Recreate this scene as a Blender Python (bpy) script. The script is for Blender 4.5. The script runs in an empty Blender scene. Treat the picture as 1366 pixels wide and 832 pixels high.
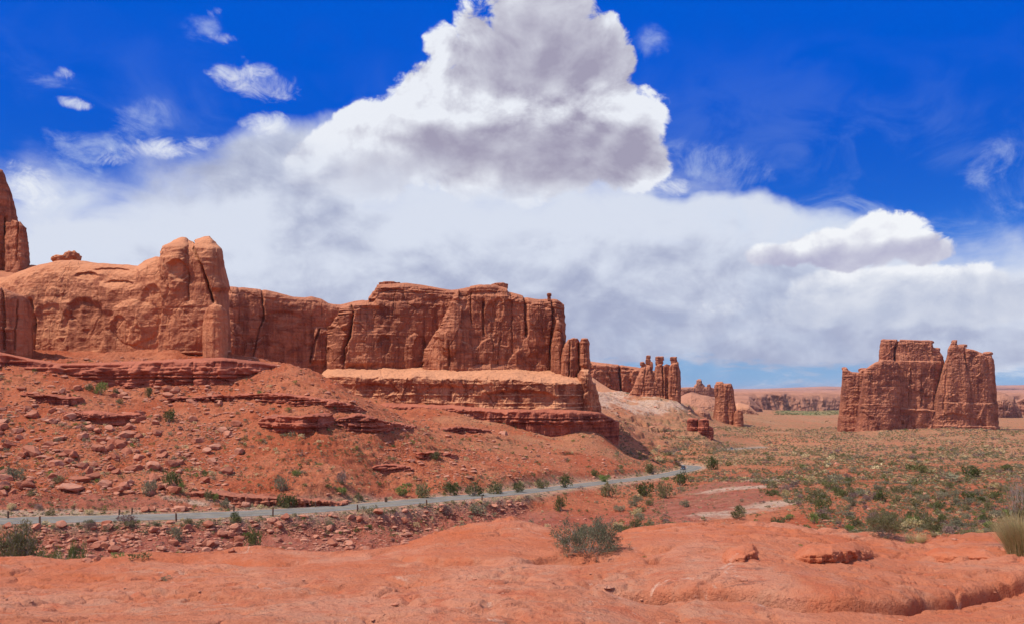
import bpy, math, random
import numpy as np
from math import radians as R
random.seed(7); rng = np.random.default_rng(7)
sc = bpy.context.scene
# ------------------------------------------------------------ camera
W0, H0, F, HY = 1366.0, 832.0, 1137.0, 517.0        # photo size, focal length in photo pixels, horizon row
cam = bpy.data.objects.new('camera', bpy.data.cameras.new('camera')); sc.collection.objects.link(cam)
cam.data.sensor_width = 36; cam.data.lens = 36*F/W0
cam.data.shift_y = (HY-H0/2)/W0
cam.data.clip_start = 0.1; cam.data.clip_end = 120000
cam.location = (0, 0, 0); cam.rotation_euler = (R(90), 0, 0); sc.camera = cam
# ------------------------------------------------------------ sun, view
SUN_EL, SUN_TO = 57.0, (-0.955, -0.285)              # elevation, horizontal direction towards the sun
l = math.hypot(*SUN_TO); ce = math.cos(R(SUN_EL)); SUN = (SUN_TO[0]/l*ce, SUN_TO[1]/l*ce, math.sin(R(SUN_EL)))
from mathutils import Vector
sl = bpy.data.lights.new('sun', 'SUN'); sl.energy = 4.7; sl.angle = R(0.53); sl.color = (1.0, 0.935, 0.83)
so = bpy.data.objects.new('sun', sl); sc.collection.objects.link(so)
so.rotation_euler = Vector(SUN).to_track_quat('Z', 'Y').to_euler(); so.location = (0, 0, 300)
sc.view_settings.view_transform = 'Standard'; sc.view_settings.look = 'None'
sc.view_settings.exposure = 0.0; sc.view_settings.gamma = 1.0; sc.view_settings.use_curve_mapping = False
sc.cycles.max_bounces = 5; sc.cycles.diffuse_bounces = 3; sc.cycles.transparent_max_bounces = 4
sc.cycles.volume_bounces = 0

# ------------------------------------------------------------ node expression helper
class X:
    """a socket with arithmetic"""
    nt = None
    def __init__(s, k): s.k = k
    @staticmethod
    def m(op, *a, clamp=False):
        n = X.nt.nodes.new('ShaderNodeMath'); n.operation = op; n.use_clamp = clamp
        for i, v in enumerate(a):
            if isinstance(v, X): X.nt.links.new(v.k, n.inputs[i])
            else: n.inputs[i].default_value = float(v)
        return X(n.outputs[0])
    def __add__(s, o): return X.m('ADD', s, o)
    __radd__ = __add__
    def __sub__(s, o): return X.m('SUBTRACT', s, o)
    def __rsub__(s, o): return X.m('SUBTRACT', o, s)
    def __mul__(s, o): return X.m('MULTIPLY', s, o)
    __rmul__ = __mul__
    def __truediv__(s, o): return X.m('DIVIDE', s, o)
    def max(s, o): return X.m('MAXIMUM', s, o)
    def min(s, o): return X.m('MINIMUM', s, o)
    def sm(s, a, b, lo=0.0, hi=1.0, kind='SMOOTHSTEP'):
        n = X.nt.nodes.new('ShaderNodeMapRange'); n.interpolation_type = kind
        X.nt.links.new(s.k, n.inputs['Value'])
        for nm, v in (('From Min', a), ('From Max', b), ('To Min', lo), ('To Max', hi)): n.inputs[nm].default_value = v
        return X(n.outputs[0])
def lk(v, sock):
    if isinstance(v, X): X.nt.links.new(v.k, sock)
    elif isinstance(v, (tuple, list)): sock.default_value = tuple(v)+((1.0,) if len(sock.default_value) == 4 and len(v) == 3 else ())
    else: sock.default_value = v
def xmix(f, a, b, mode='MIX'):
    n = X.nt.nodes.new('ShaderNodeMix'); n.data_type = 'RGBA'; n.blend_type = mode
    lk(f, n.inputs[0]); lk(a, n.inputs[6]); lk(b, n.inputs[7]); return X(n.outputs[2])
def vmul(v, s, off=(0, 0, 0)):
    n = X.nt.nodes.new('ShaderNodeMapping'); X.nt.links.new(v.k, n.inputs[0])
    n.inputs['Scale'].default_value = s; n.inputs['Location'].default_value = off; return X(n.outputs[0])
def noise(v, scale, detail=4, rough=0.5, dist=0.0):
    n = X.nt.nodes.new('ShaderNodeTexNoise'); n.noise_dimensions = '3D'; X.nt.links.new(v.k, n.inputs['Vector'])
    n.inputs['Scale'].default_value = scale; n.inputs['Detail'].default_value = detail
    n.inputs['Roughness'].default_value = rough; n.inputs['Distortion'].default_value = dist; return X(n.outputs[0])
def voro(v, scale, feat='F1', rnd=1.0):
    n = X.nt.nodes.new('ShaderNodeTexVoronoi'); n.feature = feat; X.nt.links.new(v.k, n.inputs['Vector'])
    n.inputs['Scale'].default_value = scale
    if 'Smoothness' in n.inputs: n.inputs['Smoothness'].default_value = 0.6
    n.inputs['Randomness'].default_value = rnd; return X(n.outputs['Distance'])
def comb(x, y, z):
    n = X.nt.nodes.new('ShaderNodeCombineXYZ')
    for i, v in enumerate((x, y, z)): lk(v, n.inputs[i])
    return X(n.outputs[0])

# ------------------------------------------------------------ world: sky texture with clouds
world = bpy.data.worlds.new("World"); sc.world = world; world.use_nodes = True
nt = world.node_tree; nt.nodes.clear(); X.nt = nt
sky = nt.nodes.new('ShaderNodeTexSky'); sky.sky_type = 'NISHITA'; sky.sun_disc = False
sky.sun_elevation = R(SUN_EL); sky.sun_rotation = math.atan2(SUN[0], SUN[1]); sky.altitude = 1400; sky.air_density = 1.0
sky.dust_density = 0.2; sky.ozone_density = 3.0
tc = nt.nodes.new('ShaderNodeTexCoord'); sep = nt.nodes.new('ShaderNodeSeparateXYZ')
D = X(tc.outputs['Generated']); nt.links.new(D.k, sep.inputs[0])
dx, dy, dz = (X(sep.outputs[i]) for i in range(3))
AZ = X.m('ARCTAN2', dx, dy); EL = X.m('ARCTAN2', dz, X.m('SQRT', dx*dx+dy*dy))
def azel(u, v):
    x = (u-683)/F; z = (HY-v)/F; return math.atan2(x, 1), math.atan2(z, math.hypot(x, 1))
# domain warp so traced cloud masses get ragged borders
wn = nt.nodes.new('ShaderNodeTexNoise'); wn.inputs['Scale'].default_value = 7; wn.inputs['Detail'].default_value = 5
nt.links.new(D.k, wn.inputs['Vector'])
ws = nt.nodes.new('ShaderNodeSeparateColor'); nt.links.new(wn.outputs['Color'], ws.inputs[0])
w1, w2 = X(ws.outputs[0])-0.5, X(ws.outputs[1])-0.5
def blobs(lst, warp):
    a = AZ+w1*warp; e = EL+w2*(warp*0.7); f = None
    for b in lst:
        u, v, ru, rv = b[:4]; rot = R(b[4]) if len(b) > 4 else 0.0; amp = b[5] if len(b) > 5 else 1.0
        ca, cel = azel(u, v); rx, ry = ru/F, rv/F
        p, q = a-ca, e-cel
        if rot: p, q = p*math.cos(rot)+q*math.sin(rot), q*math.cos(rot)-p*math.sin(rot)
        p = p*(1/rx); q = q*(1/ry)
        g = (1.0-(p*p+q*q))*amp
        f = g if f is None else f.max(g)
    return f.max(-2.0)
def bill(off=(0, 0, 0)):
    v = vmul(D, (1, 1, 1.25), off)
    return noise(v, 8, 8, 0.60, 0.3)*1.5-voro(v, 30, 'SMOOTH_F1')*0.26
B0 = bill(); B1 = bill((0.010, 0.0, -0.016)); relief = (B0-B1)
B2 = noise(vmul(D, (1, 1, 1.3), (5, 2, 8)), 30, 7, 0.66, 0.8)-0.5
soft = noise(vmul(D, (1, 1, 1.7)), 4.5, 4, 0.5, 0.4)
soft2 = noise(vmul(D, (1, 1, 2.0), (3, 1, 2)), 11, 6, 0.58, 0.5)
wisp = noise(vmul(D, (1.0, 1.0, 1.6), (1, 7, 3)), 10, 6, 0.62, 1.2)
# clear sky colour
skc = xmix(1.0, X(sky.outputs[0]), (0.10, 0.46, 1.18), 'MULTIPLY')
skc = xmix(EL.sm(0.01, 0.20, 1.0, 0.0)*0.9, skc, (2.0, 4.1, 6.9))
skc = xmix(EL.sm(0.08, 0.36), skc, (0.0, 0.98, 6.5))
# stratus sheet behind
SH = blobs([(1180, 470, 330, 60), (560, 420, 560, 220), (200, 400, 420, 190), (120, 330, 180, 80, 12), (1000, 430, 480, 130, -4), (400, 255, 200, 85, 14),
            (1250, 450, 330, 82), (-150, 420, 300, 180), (980, 308, 250, 42, -2), (1500, 460, 300, 90)], 0.16)
n1 = (soft-0.5)*1.3+(soft2-0.5)*0.9
shA = (SH*1.1+n1).sm(-0.10, 0.75)
lown = noise(vmul(D, (1, 1, 4.5), (2, 4, 6)), 20, 6, 0.62, 0.6)-0.5
gap = blobs([(1000, 500, 210, 22), (1340, 508, 150, 16), (880, 484, 60, 14, 10), (1120, 484, 60, 12, -6)], 0.08)
shA = shA*(1.0-(gap+(soft2-0.5)*1.6+lown*4.5).sm(-0.3, 1.3)*0.80)
shd = blobs([(415, 275, 70, 45, -50, .5), (640, 440, 420, 85), (1000, 470, 380, 40), (860, 430, 180, 80), (300, 235, 90, 28, 10, .8)], 0.14)
shdk = (shd*0.6+(soft-0.5)*1.2+(soft2-0.5)*1.9+B2*0.9-relief*1.5).sm(-0.75, 1.05)
shc = xmix(shdk, (6.9, 7.4, 8.6), (3.7, 4.1, 5.8))
col = xmix(shA, skc, shc)
# thin wisps
WS = blobs([(140, 175, 100, 30, 22, 1.5), (95, 220, 36, 66, -10, 1.4), (960, 225, 110, 30, -18), (1010, 245, 60, 12, 8), (1070, 290, 190, 30, 3), (1330, 220, 40, 30, 60),
            (870, 60, 30, 28), (270, 35, 30, 22, 40, .8), (80, 118, 25, 20, 30, .8), (1200, 310, 200, 45, 4, .6)], 0.08)
wsA = (WS*0.55+(wisp-0.50)*4.2+B2*1.0).sm(0.15, 1.9)*0.62*WS.sm(-0.3, 0.8)
col = xmix(wsA, col, (6.0, 7.0, 8.8))
col = xmix((wisp*.5+soft*.5).sm(.44, .66)*EL.sm(.42, .15)*.16, col, (5.5, 6.8, 8.8))
# heaped clouds
def cumulus(col, lst, dark, warp=0.035, wid=0.16, amp=2.6, off=0.60, rag=0.9, top=(8.3, 8.6, 9.3), shade=(3.6, 3.4, 4.6), rel=1.0, thr=0.0, edge=0.5):
    C = blobs(lst, warp)
    g = C+(B0-off)*amp+B2*rag
    A = g.sm(thr-0.05, thr+wid)*C.sm(-0.9, -0.4)
    dk = blobs(dark, 0.10)
    d = dk.sm(-1.5, 1.1)*0.86+(soft2-0.5)*0.75+(soft-0.5)*0.4-relief*rel*3.0*dk.sm(-1.0, 1.0, 1.0, 0.30)+B2*0.22+g.sm(0.0, 1.6, 0.0, 0.10)-0.05
    c = xmix(d.sm(0.0, 1.0, kind='LINEAR'), top, shade)
    return xmix(A, col, c)
col = cumulus(col, [(1215, 372, 60, 20), (1130, 388, 85, 30), (1300, 390, 90, 32), (1390, 385, 60, 28), (1240, 405, 240, 28, 0, .8)],
              [(1200, 450, 300, 60, 0, 0.9)], warp=.03, wid=.5, amp=1.9, rag=1.6, top=(8.8, 9.0, 9.5), shade=(5.0, 5.5, 7.0))
col = cumulus(col, [(700, 120, 95, 130), (600, 130, 60, 100, -35), (760, 190, 120, 75), (690, 200, 180, 68), (560, 200, 130, 58, 20), (830, 215, 62, 48), (720, 30, 88, 70), (598, 58, 40, 30),
                    (800, 55, 40, 36), (825, 85, 28, 26), (475, 205, 90, 45, 25), (850, 175, 44, 40), (640, 60, 50, 60), (785, 95, 60, 45, 0, 1.4), (790, 140, 60, 50, 0, 1.3)],
              [(735, 78, 110, 45), (700, 212, 175, 38), (810, 225, 85, 34, 10), (620, 210, 100, 30, -8), (730, 40, 70, 40, 0, .6), (480, 240, 100, 26, 12, .7)], wid=0.30, amp=2.0, rag=1.2)
# rain-veil that fades the cumulus base into the sheet
veil = blobs([(600, 350, 450, 100), (360, 300, 260, 95, 12), (800, 335, 180, 66)], 0.10)
vA = (veil*1.3+n1*1.1).sm(-0.2, 1.1)*0.93
col = xmix(vA, col, shc)
col = cumulus(col, [(1180, 318, 50, 33), (1125, 333, 62, 26, -5), (1045, 341, 52, 18), (1225, 330, 42, 24), (1100, 325, 30, 16)],
              [(1130, 352, 130, 20), (1200, 345, 70, 18)], warp=.025, wid=.4, amp=2.0, rag=1.6, top=(9.0, 9.2, 9.6), shade=(4.6, 4.6, 6.2))
col = cumulus(col, [(335, 106, 50, 24, -8), (292, 47, 20, 7), (103, 135, 20, 7), (283, 14, 13, 7, 20, .7), (90, 102, 12, 7, 20, .7), (215, 197, 70, 12, 10, .8), (350, 172, 30, 18, 0, 1.2), (50, 258, 38, 28, -20, 1.2), (903, 254, 26, 13, 0, 1.2)],
              [(340, 125, 40, 12, 0, .3)], warp=.05, wid=1.9, amp=2.6, rag=4.0, top=(8.0, 8.4, 9.2), shade=(5.6, 6.0, 8.0), thr=.15, off=.62)
# unseen white clouds added overhead and behind to make the ambient light less blue
high = EL.sm(0.50, 0.75).max(AZ.sm(0.85, 1.1)).max((0.0-AZ).sm(0.85, 1.1))
col = xmix(high*(soft*0.6+soft2*0.4).sm(0.42, 0.58)*0.9, col, (7.4, 7.7, 8.4))
bg = nt.nodes.new('ShaderNodeBackground'); bg.inputs['Strength'].default_value = 0.1
nt.links.new(col.k, bg.inputs[0]); wo = nt.nodes.new('ShaderNodeOutputWorld'); nt.links.new(bg.outputs[0], wo.inputs[0])
world.cycles.sampling_method = 'MANUAL'; world.cycles.sample_map_resolution = 256
#--SKYEND
# ------------------------------------------------------------ numeric noise
def _h(ix, iy, iz, s):
    h = (ix.astype(np.uint32)*np.uint32(374761393)) ^ (iy.astype(np.uint32)*np.uint32(668265263)) ^ (iz.astype(np.uint32)*np.uint32(2147483647)) ^ np.uint32((s*1274126177) & 0xffffffff)
    h = (h ^ (h >> np.uint32(13)))*np.uint32(1274126177); h = (h ^ (h >> np.uint32(16)))*np.uint32(2246822519); h ^= h >> np.uint32(15)
    return (h & np.uint32(0xffff)).astype(np.float32)/65535.0
def n2(x, y, s=0):
    """value noise in -1..1"""
    xf = np.floor(x); yf = np.floor(y); fx = (x-xf).astype(np.float32); fy = (y-yf).astype(np.float32)
    ix = xf.astype(np.int64); iy = yf.astype(np.int64); z = np.zeros_like(ix)
    fx = fx*fx*fx*(fx*(fx*6-15)+10); fy = fy*fy*fy*(fy*(fy*6-15)+10)
    a = _h(ix, iy, z, s); b = _h(ix+1, iy, z, s); c = _h(ix, iy+1, z, s); d = _h(ix+1, iy+1, z, s)
    return ((a+(b-a)*fx)*(1-fy)+(c+(d-c)*fx)*fy)*2-1
def n3(x, y, z, s=0):
    xf = np.floor(x); yf = np.floor(y); zf = np.floor(z)
    fx = (x-xf).astype(np.float32); fy = (y-yf).astype(np.float32); fz = (z-zf).astype(np.float32)
    ix = xf.astype(np.int64); iy = yf.astype(np.int64); iz = zf.astype(np.int64)
    fx = fx*fx*fx*(fx*(fx*6-15)+10); fy = fy*fy*fy*(fy*(fy*6-15)+10); fz = fz*fz*fz*(fz*(fz*6-15)+10)
    def pl(k):
        a = _h(ix, iy, iz+k, s); b = _h(ix+1, iy, iz+k, s); c = _h(ix, iy+1, iz+k, s); d = _h(ix+1, iy+1, iz+k, s)
        return (a+(b-a)*fx)*(1-fy)+(c+(d-c)*fx)*fy
    p = pl(0); return (p+(pl(1)-p)*fz)*2-1
def fb2(x, y, o=4, g=0.5, s=0, ridge=False):
    t = 0; a = 1.0; tot = 0; c, sn = 0.8, 0.6
    for i in range(o):
        n = n2(x, y, s+i*17)
        if ridge: n = 1-2*np.abs(n)
        t = t+a*n; tot += a; a *= g; x, y = (x*c-y*sn)*2.03+7.1, (x*sn+y*c)*2.03+3.7
    return t/tot
def fb3(x, y, z, o=4, g=0.5, s=0, ridge=False):
    t = 0; a = 1.0; tot = 0
    for i in range(o):
        n = n3(x, y, z, s+i*17)
        if ridge: n = 1-2*np.abs(n)
        t = t+a*n; tot += a; a *= g; x, y, z = (x*0.8-y*0.6)*2.03+7.1, (x*0.6+y*0.8)*2.03+3.7, z*2.03+1.3
    return t/tot
def worley2(x, y, s=0):
    """cell value and distance to the cell border"""
    xf = np.floor(x); yf = np.floor(y); d1 = np.full(x.shape, 9.0, np.float32); d2 = d1.copy(); val = np.zeros_like(d1); z = np.zeros(x.shape, np.int64)
    for i in (-1, 0, 1):
        for j in (-1, 0, 1):
            cx = (xf+i).astype(np.int64); cy = (yf+j).astype(np.int64)
            px = cx+_h(cx, cy, z, s); py = cy+_h(cx, cy, z, s+5); v = _h(cx, cy, z, s+9)
            d = np.sqrt((px-x)**2+(py-y)**2).astype(np.float32)
            c = d < d1; d2 = np.where(c, d1, np.minimum(d2, d)); val = np.where(c, v, val); d1 = np.where(c, d, d1)
    return val, d2-d1
def sst(x, a, b):
    t = np.clip((x-a)/(b-a), 0, 1); return t*t*(3-2*t)
def px2w(u, v, d): return ((u-683.0)/F*d, d, (HY-v)/F*d)

# ------------------------------------------------------------ materials
def new_mat(name, rough=0.9, spec=0.15):
    m = bpy.data.materials.new(name); m.use_nodes = True; X.nt = m.node_tree
    b = m.node_tree.nodes['Principled BSDF']; b.inputs['Roughness'].default_value = rough; b.inputs['Specular IOR Level'].default_value = spec
    return m, b
def geo(out='Position'):
    return X(X.nt.nodes.new('ShaderNodeNewGeometry').outputs[out])
def bump(b, h, dist, strength=1.0, prev=None):
    n = X.nt.nodes.new('ShaderNodeBump'); n.inputs['Strength'].default_value = strength; n.inputs['Distance'].default_value = dist
    X.nt.links.new(h.k, n.inputs['Height'])
    if prev: X.nt.links.new(prev.outputs[0], n.inputs['Normal'])
    X.nt.links.new(n.outputs[0], b.inputs['Normal']); return n
def attr(name, what='Fac'):
    n = X.nt.nodes.new('ShaderNodeAttribute'); n.attribute_name = name; return X(n.outputs[what])
def sandstone(name, base, pale, dark, sc_=1.0, streak=0.6, strata=0.3, bd=1.0, topmix=0.55, bandb=0.8):
    """red rock: tone patches, bedding colour bands, desert varnish running down steep faces"""
    m, b = new_mat(name, 0.92, 0.1); P = geo(); s = sc_
    big = noise(vmul(P, (1, 1, 1)), 0.018/s, 5, 0.6, 0.5)
    med = noise(vmul(P, (1, 1, 2.2)), 0.10/s, 6, 0.62, 0.3)
    fine = noise(P, 0.8/s, 5, 0.65)
    bands = noise(vmul(P, (0.05, 0.05, 1.0)), 0.42/s, 5, 0.7, 0.4)
    st = noise(vmul(P, (1, 1, 0.05)), 0.26/s, 6, 0.68, 0.6)
    st2 = noise(vmul(P, (1, 1, 0.10), (40, 3, 9)), 0.85/s, 4, 0.6, 0.4)
    sn = X.nt.nodes.new('ShaderNodeSeparateXYZ'); X.nt.links.new(geo('Normal').k, sn.inputs[0]); nz = X(sn.outputs[2])
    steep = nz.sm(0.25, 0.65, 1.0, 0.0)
    c = xmix(big.sm(0.35, 0.65), base, tuple(0.5*(p+q) for p, q in zip(base, pale)))
    c = xmix((med*0.6+fine*0.4).sm(0.42, 0.62)*0.6, c, pale)
    c = xmix((bands).sm(0.48, 0.62)*strata, c, dark)
    c = xmix((1.0-med).sm(0.50, 0.62)*0.5, c, dark)
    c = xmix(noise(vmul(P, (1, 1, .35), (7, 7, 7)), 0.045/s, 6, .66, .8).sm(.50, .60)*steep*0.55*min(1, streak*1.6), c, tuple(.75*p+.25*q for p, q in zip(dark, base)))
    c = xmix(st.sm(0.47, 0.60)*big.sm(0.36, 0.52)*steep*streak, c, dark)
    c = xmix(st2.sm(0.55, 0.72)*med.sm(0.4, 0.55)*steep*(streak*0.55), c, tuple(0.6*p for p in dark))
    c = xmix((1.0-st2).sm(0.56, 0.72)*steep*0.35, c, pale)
    c = xmix((1.0-steep)*topmix, c, pale)          # flat tops are mixed towards the pale tone
    lk(c, b.inputs['Base Color'])
    crk = 1.0-voro(vmul(P, (1, 1, .45)), 0.22/s, 'DISTANCE_TO_EDGE').sm(0.0, 0.05)
    h = fine*0.7-crk*0.22*noise(P, .06/s, 3, .5).sm(.45, .55)+bands*bandb+st2*0.35*steep+med*0.9
    bump(b, h, bd*s, 0.9)
    return m
ROCK = dict(base=(0.36, 0.112, 0.056), pale=(0.53, 0.215, 0.115), dark=(0.145, 0.042, 0.028))
M = {}
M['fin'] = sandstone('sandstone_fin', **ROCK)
M['finlit'] = sandstone('sandstone_smooth_lit', (0.48, 0.165, 0.078), (0.62, 0.275, 0.14), (0.24, 0.072, 0.042), streak=0.55, strata=0.10, bandb=.25)  # smoother fin rock, its sunlit brightness put into the base colours
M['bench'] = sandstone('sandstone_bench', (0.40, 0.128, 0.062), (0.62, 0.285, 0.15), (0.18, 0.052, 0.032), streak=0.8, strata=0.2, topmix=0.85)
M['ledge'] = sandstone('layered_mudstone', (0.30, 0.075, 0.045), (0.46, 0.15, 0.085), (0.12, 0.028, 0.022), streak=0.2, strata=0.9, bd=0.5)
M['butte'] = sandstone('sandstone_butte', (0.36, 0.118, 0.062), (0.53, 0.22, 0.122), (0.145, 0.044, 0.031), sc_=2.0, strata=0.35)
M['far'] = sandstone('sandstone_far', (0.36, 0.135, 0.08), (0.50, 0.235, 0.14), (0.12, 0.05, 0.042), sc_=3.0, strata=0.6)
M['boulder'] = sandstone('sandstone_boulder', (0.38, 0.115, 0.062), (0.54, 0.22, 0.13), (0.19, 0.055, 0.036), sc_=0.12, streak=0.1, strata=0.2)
X.nt = M['boulder'].node_tree; b_ = X.nt.nodes['Principled BSDF']; c_ = X(b_.inputs['Base Color'].links[0].from_socket); r_ = X(X.nt.nodes.new('ShaderNodeObjectInfo').outputs['Random'])
w_ = noise(geo(), .9, 3, .7); c_ = xmix((r_*.5+w_*.5).sm(.38, .62)*.55, c_, xmix(w_, (0.22, 0.06, 0.036), (0.36, 0.115, 0.065))); lk(xmix((w_-r_*.3).sm(.36, .5)*.35, c_, (0.52, 0.30, 0.21)), b_.inputs['Base Color'])

# ------------------------------------------------------------ object helpers
def mesh_np(name, V, Fq, mat, smooth=True, origin=None, parent=None, attrs=None, tris=None):
    """one mesh object from numpy arrays (quads Fq, optional tris)"""
    V = np.asarray(V, np.float32)
    if origin is not None: V = V-np.asarray(origin, np.float32)
    me = bpy.data.meshes.new(name); me.vertices.add(len(V)); me.vertices.foreach_set('co', V.ravel())
    parts = []; tot = []
    if Fq is not None and len(Fq): parts.append(np.asarray(Fq, np.int32).ravel()); tot.append(np.full(len(Fq), 4, np.int32))
    if tris is not None and len(tris): parts.append(np.asarray(tris, np.int32).ravel()); tot.append(np.full(len(tris), 3, np.int32))
    lv = np.concatenate(parts); tot = np.concatenate(tot); st = np.concatenate([[0], np.cumsum(tot)[:-1]]).astype(np.int32)
    me.loops.add(len(lv)); me.loops.foreach_set('vertex_index', lv)
    me.polygons.add(len(tot)); me.polygons.foreach_set('loop_start', st)
    try: me.polygons.foreach_set('loop_total', tot)
    except Exception: pass
    me.update(calc_edges=True)
    me.polygons.foreach_set('use_smooth', np.full(len(tot), bool(smooth)))
    for k, a in (attrs or {}).items():
        at = me.attributes.new(k, 'FLOAT', 'POINT'); at.data.foreach_set('value', np.asarray(a, np.float32).ravel())
    for m in (mat if isinstance(mat, (list, tuple)) else [mat]): me.materials.append(m)
    me.update(); o = bpy.data.objects.new(name, me); sc.collection.objects.link(o)
    if origin is not None and parent is None: o.location = tuple(float(c) for c in origin)
    if parent is not None: o.parent = parent
    return o
def tag(o, label=None, cat=None, group=None, kind=None):
    if label: o['label'] = label
    if cat: o['category'] = cat
    if group: o['group'] = group
    if kind: o['kind'] = kind
    return o
def gridfaces(nr, ncl, closed=False):
    i = np.arange(nr-1)[:, None]; j = np.arange(ncl if closed else ncl-1)[None, :]; k = (j+1) % ncl
    return np.stack([i*ncl+j, i*ncl+k, (i+1)*ncl+k, (i+1)*ncl+j], -1).reshape(-1, 4)

# ------------------------------------------------------------ terrain height
ROAD_UVD = [(-420, 722, 115), (-200, 705, 121), (0, 694.5, 130), (150, 690.5, 137), (300, 685.5, 146), (450, 677, 160), (600, 664, 182), (700, 655, 208), (800, 643.5, 258), (870, 635.5, 310),
            (905, 629, 360), (925, 623.5, 405), (922, 621, 440), (901, 619, 470), (878, 614, 520), (868, 608.5, 590), (885, 605.5, 640), (930, 602.5, 700), (978, 598.5, 800), (1020, 596, 880)]
rp = np.array([px2w(*p) for p in ROAD_UVD])
def catmull(P, n):
    out = []
    for i in range(len(P)-1):
        p0 = P[max(i-1, 0)]; p1 = P[i]; p2 = P[i+1]; p3 = P[min(i+2, len(P)-1)]
        for t in np.linspace(0, 1, n, endpoint=False):
            out.append(0.5*((2*p1)+(-p0+p2)*t+(2*p0-5*p1+4*p2-p3)*t*t+(-p0+3*p1-3*p2+p3)*t**3))
    out.append(P[-1]); return np.array(out)
ROADC = catmull(rp, 24)
CTRL = []
for u in (-500, -200, 0):
    CTRL += [(u, 752, 114), (u, 655, 150), (u, 607, 178), (u, 555, 204), (u, 505, 228), (u, 478, 246), (u, 470, 300)]
CTRL += [(150, 748, 117), (150, 655, 154), (150, 607, 180), (150, 560, 206), (150, 514, 234), (150, 478, 256), (150, 472, 300), (75, 530, 215), (75, 500, 232),
         (250, 745, 122), (230, 560, 208), (230, 512, 236), (230, 477, 256),
         (320, 742, 130), (300, 645, 166), (300, 600, 190), (300, 555, 212), (305, 512, 234), (310, 480, 256),
         (375, 650, 165), (375, 610, 183), (375, 570, 203), (375, 530, 222), (385, 484, 250), (385, 505, 275), (400, 540, 330),
         (345, 486, 250), (415, 495, 248), (450, 512, 243), (490, 540, 240), (530, 568, 236), (460, 560, 300), (490, 548, 345),
         (450, 732, 140), (460, 640, 178), (460, 600, 198), (455, 560, 218), (460, 540, 360), (440, 500, 420),
         (530, 724, 150), (530, 652, 192), (540, 610, 214), (570, 580, 262), (540, 548, 350), (540, 537, 382), (540, 490, 425),
         (600, 712, 165), (640, 642, 205), (640, 605, 255), (640, 575, 320), (640, 556, 372), (640, 543, 385),
         (740, 642, 225), (740, 612, 285), (740, 592, 340), (745, 576, 378), (760, 560, 385), (800, 575, 384), (700, 700, 178), (680, 720, 165),
         (800, 687, 192), (820, 628, 300), (830, 602, 390), (830, 580, 480), (830, 562, 620), (830, 548, 800), (830, 532, 1000), (800, 530, 900), (800, 522, 1150),
         (880, 606, 560), (880, 575, 760), (880, 552, 900), (875, 533, 1030), (905, 538, 1040), (900, 668, 215), (900, 700, 150), (930, 590, 650),
         (930, 575, 820), (930, 560, 1010), (940, 547, 1300), (970, 600, 740), (975, 575, 980), (970, 564, 1150), (970, 552, 1500), (970, 545, 2600),
         (1000, 700, 150), (1000, 660, 195), (1000, 630, 290), (1060, 620, 335), (1060, 600, 600), (1060, 580, 950), (1060, 563, 1500), (1060, 552, 2300), (1060, 547, 3400),
         (1100, 690, 155), (1150, 640, 235), (1150, 600, 560), (1130, 579, 1290),
         (1230, 725, 120), (1230, 690, 152), (1230, 640, 235), (1230, 608, 470), (1230, 590, 800), (1230, 571, 1330), (1230, 562, 1700), (1230, 552, 2500), (1180, 577, 1300),
         (1366, 725, 120), (1366, 690, 152), (1366, 640, 235), (1366, 608, 470), (1366, 585, 900), (1366, 568, 1500), (1366, 553, 2400), (1330, 573, 1340),
         (1700, 725, 125), (1700, 640, 235), (1700, 600, 560), (1700, 570, 1500), (1700, 551, 2800)]
for u in (-500, -100, 300, 600): CTRL += [(u, 500, 900), (u, 512, 2500)]
for u in (-500, 0, 400, 800, 1100, 1400, 1800): CTRL += [(u, 529, 6500), (u, 521.5, 16000), (u, 518.2, 60000)]
pts = [px2w(*c) for c in CTRL]+[tuple(p) for p in rp]
for a in range(0, 360, 30):
    a_ = (a+180) % 360-180
    for r_, z_ in ((28, -10), (60, -17), (95, -24)):
        if a_ in (-30,) and r_ < 30: z_ = -8
        pts.append((r_*math.sin(R(a_)), r_*math.cos(R(a_)), z_))
    if abs(a_) > 60:
        for r_, z_ in ((200, -22), (600, -40), (3000, -60), (60000, -80)): pts.append((r_*math.sin(R(a_)), r_*math.cos(R(a_)), z_))
pts.append(px2w(40, 760, 36))
pts = np.array(pts, float)
def feat(x, y):
    a = np.arctan2(x, y); r = np.hypot(x, y); k = np.log(r+1)
    return np.stack([np.sin(a)*4.5, np.cos(a)*4.5, k*1.5], -1)
Pf = feat(pts[:, 0], pts[:, 1]); tgt = pts[:, 2]/(np.hypot(pts[:, 0], pts[:, 1])+8)      # slope-like value so far points do not swamp near ones
Kc = lambda A, B: np.sqrt(((A[:, None]-B[None])**2).sum(-1)+0.0009)
Wt = np.linalg.solve(Kc(Pf, Pf)+1e-5*np.eye(len(Pf)), tgt-tgt.mean())
def zval(x, y):
    sh = x.shape; x = x.ravel(); y = y.ravel(); out = np.empty(len(x), np.float32)
    for i in range(0, len(x), 40000):
        f = feat(x[i:i+40000], y[i:i+40000]).astype(np.float32)
        d2 = (f**2).sum(1)[:, None]+(Pf**2).sum(1)[None].astype(np.float32)-2*f@Pf.T.astype(np.float32)
        out[i:i+40000] = np.sqrt(np.maximum(d2, 0)+0.0009)@Wt.astype(np.float32)+tgt.mean()
    return (out*(np.hypot(x, y)+8)).reshape(sh)
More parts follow.
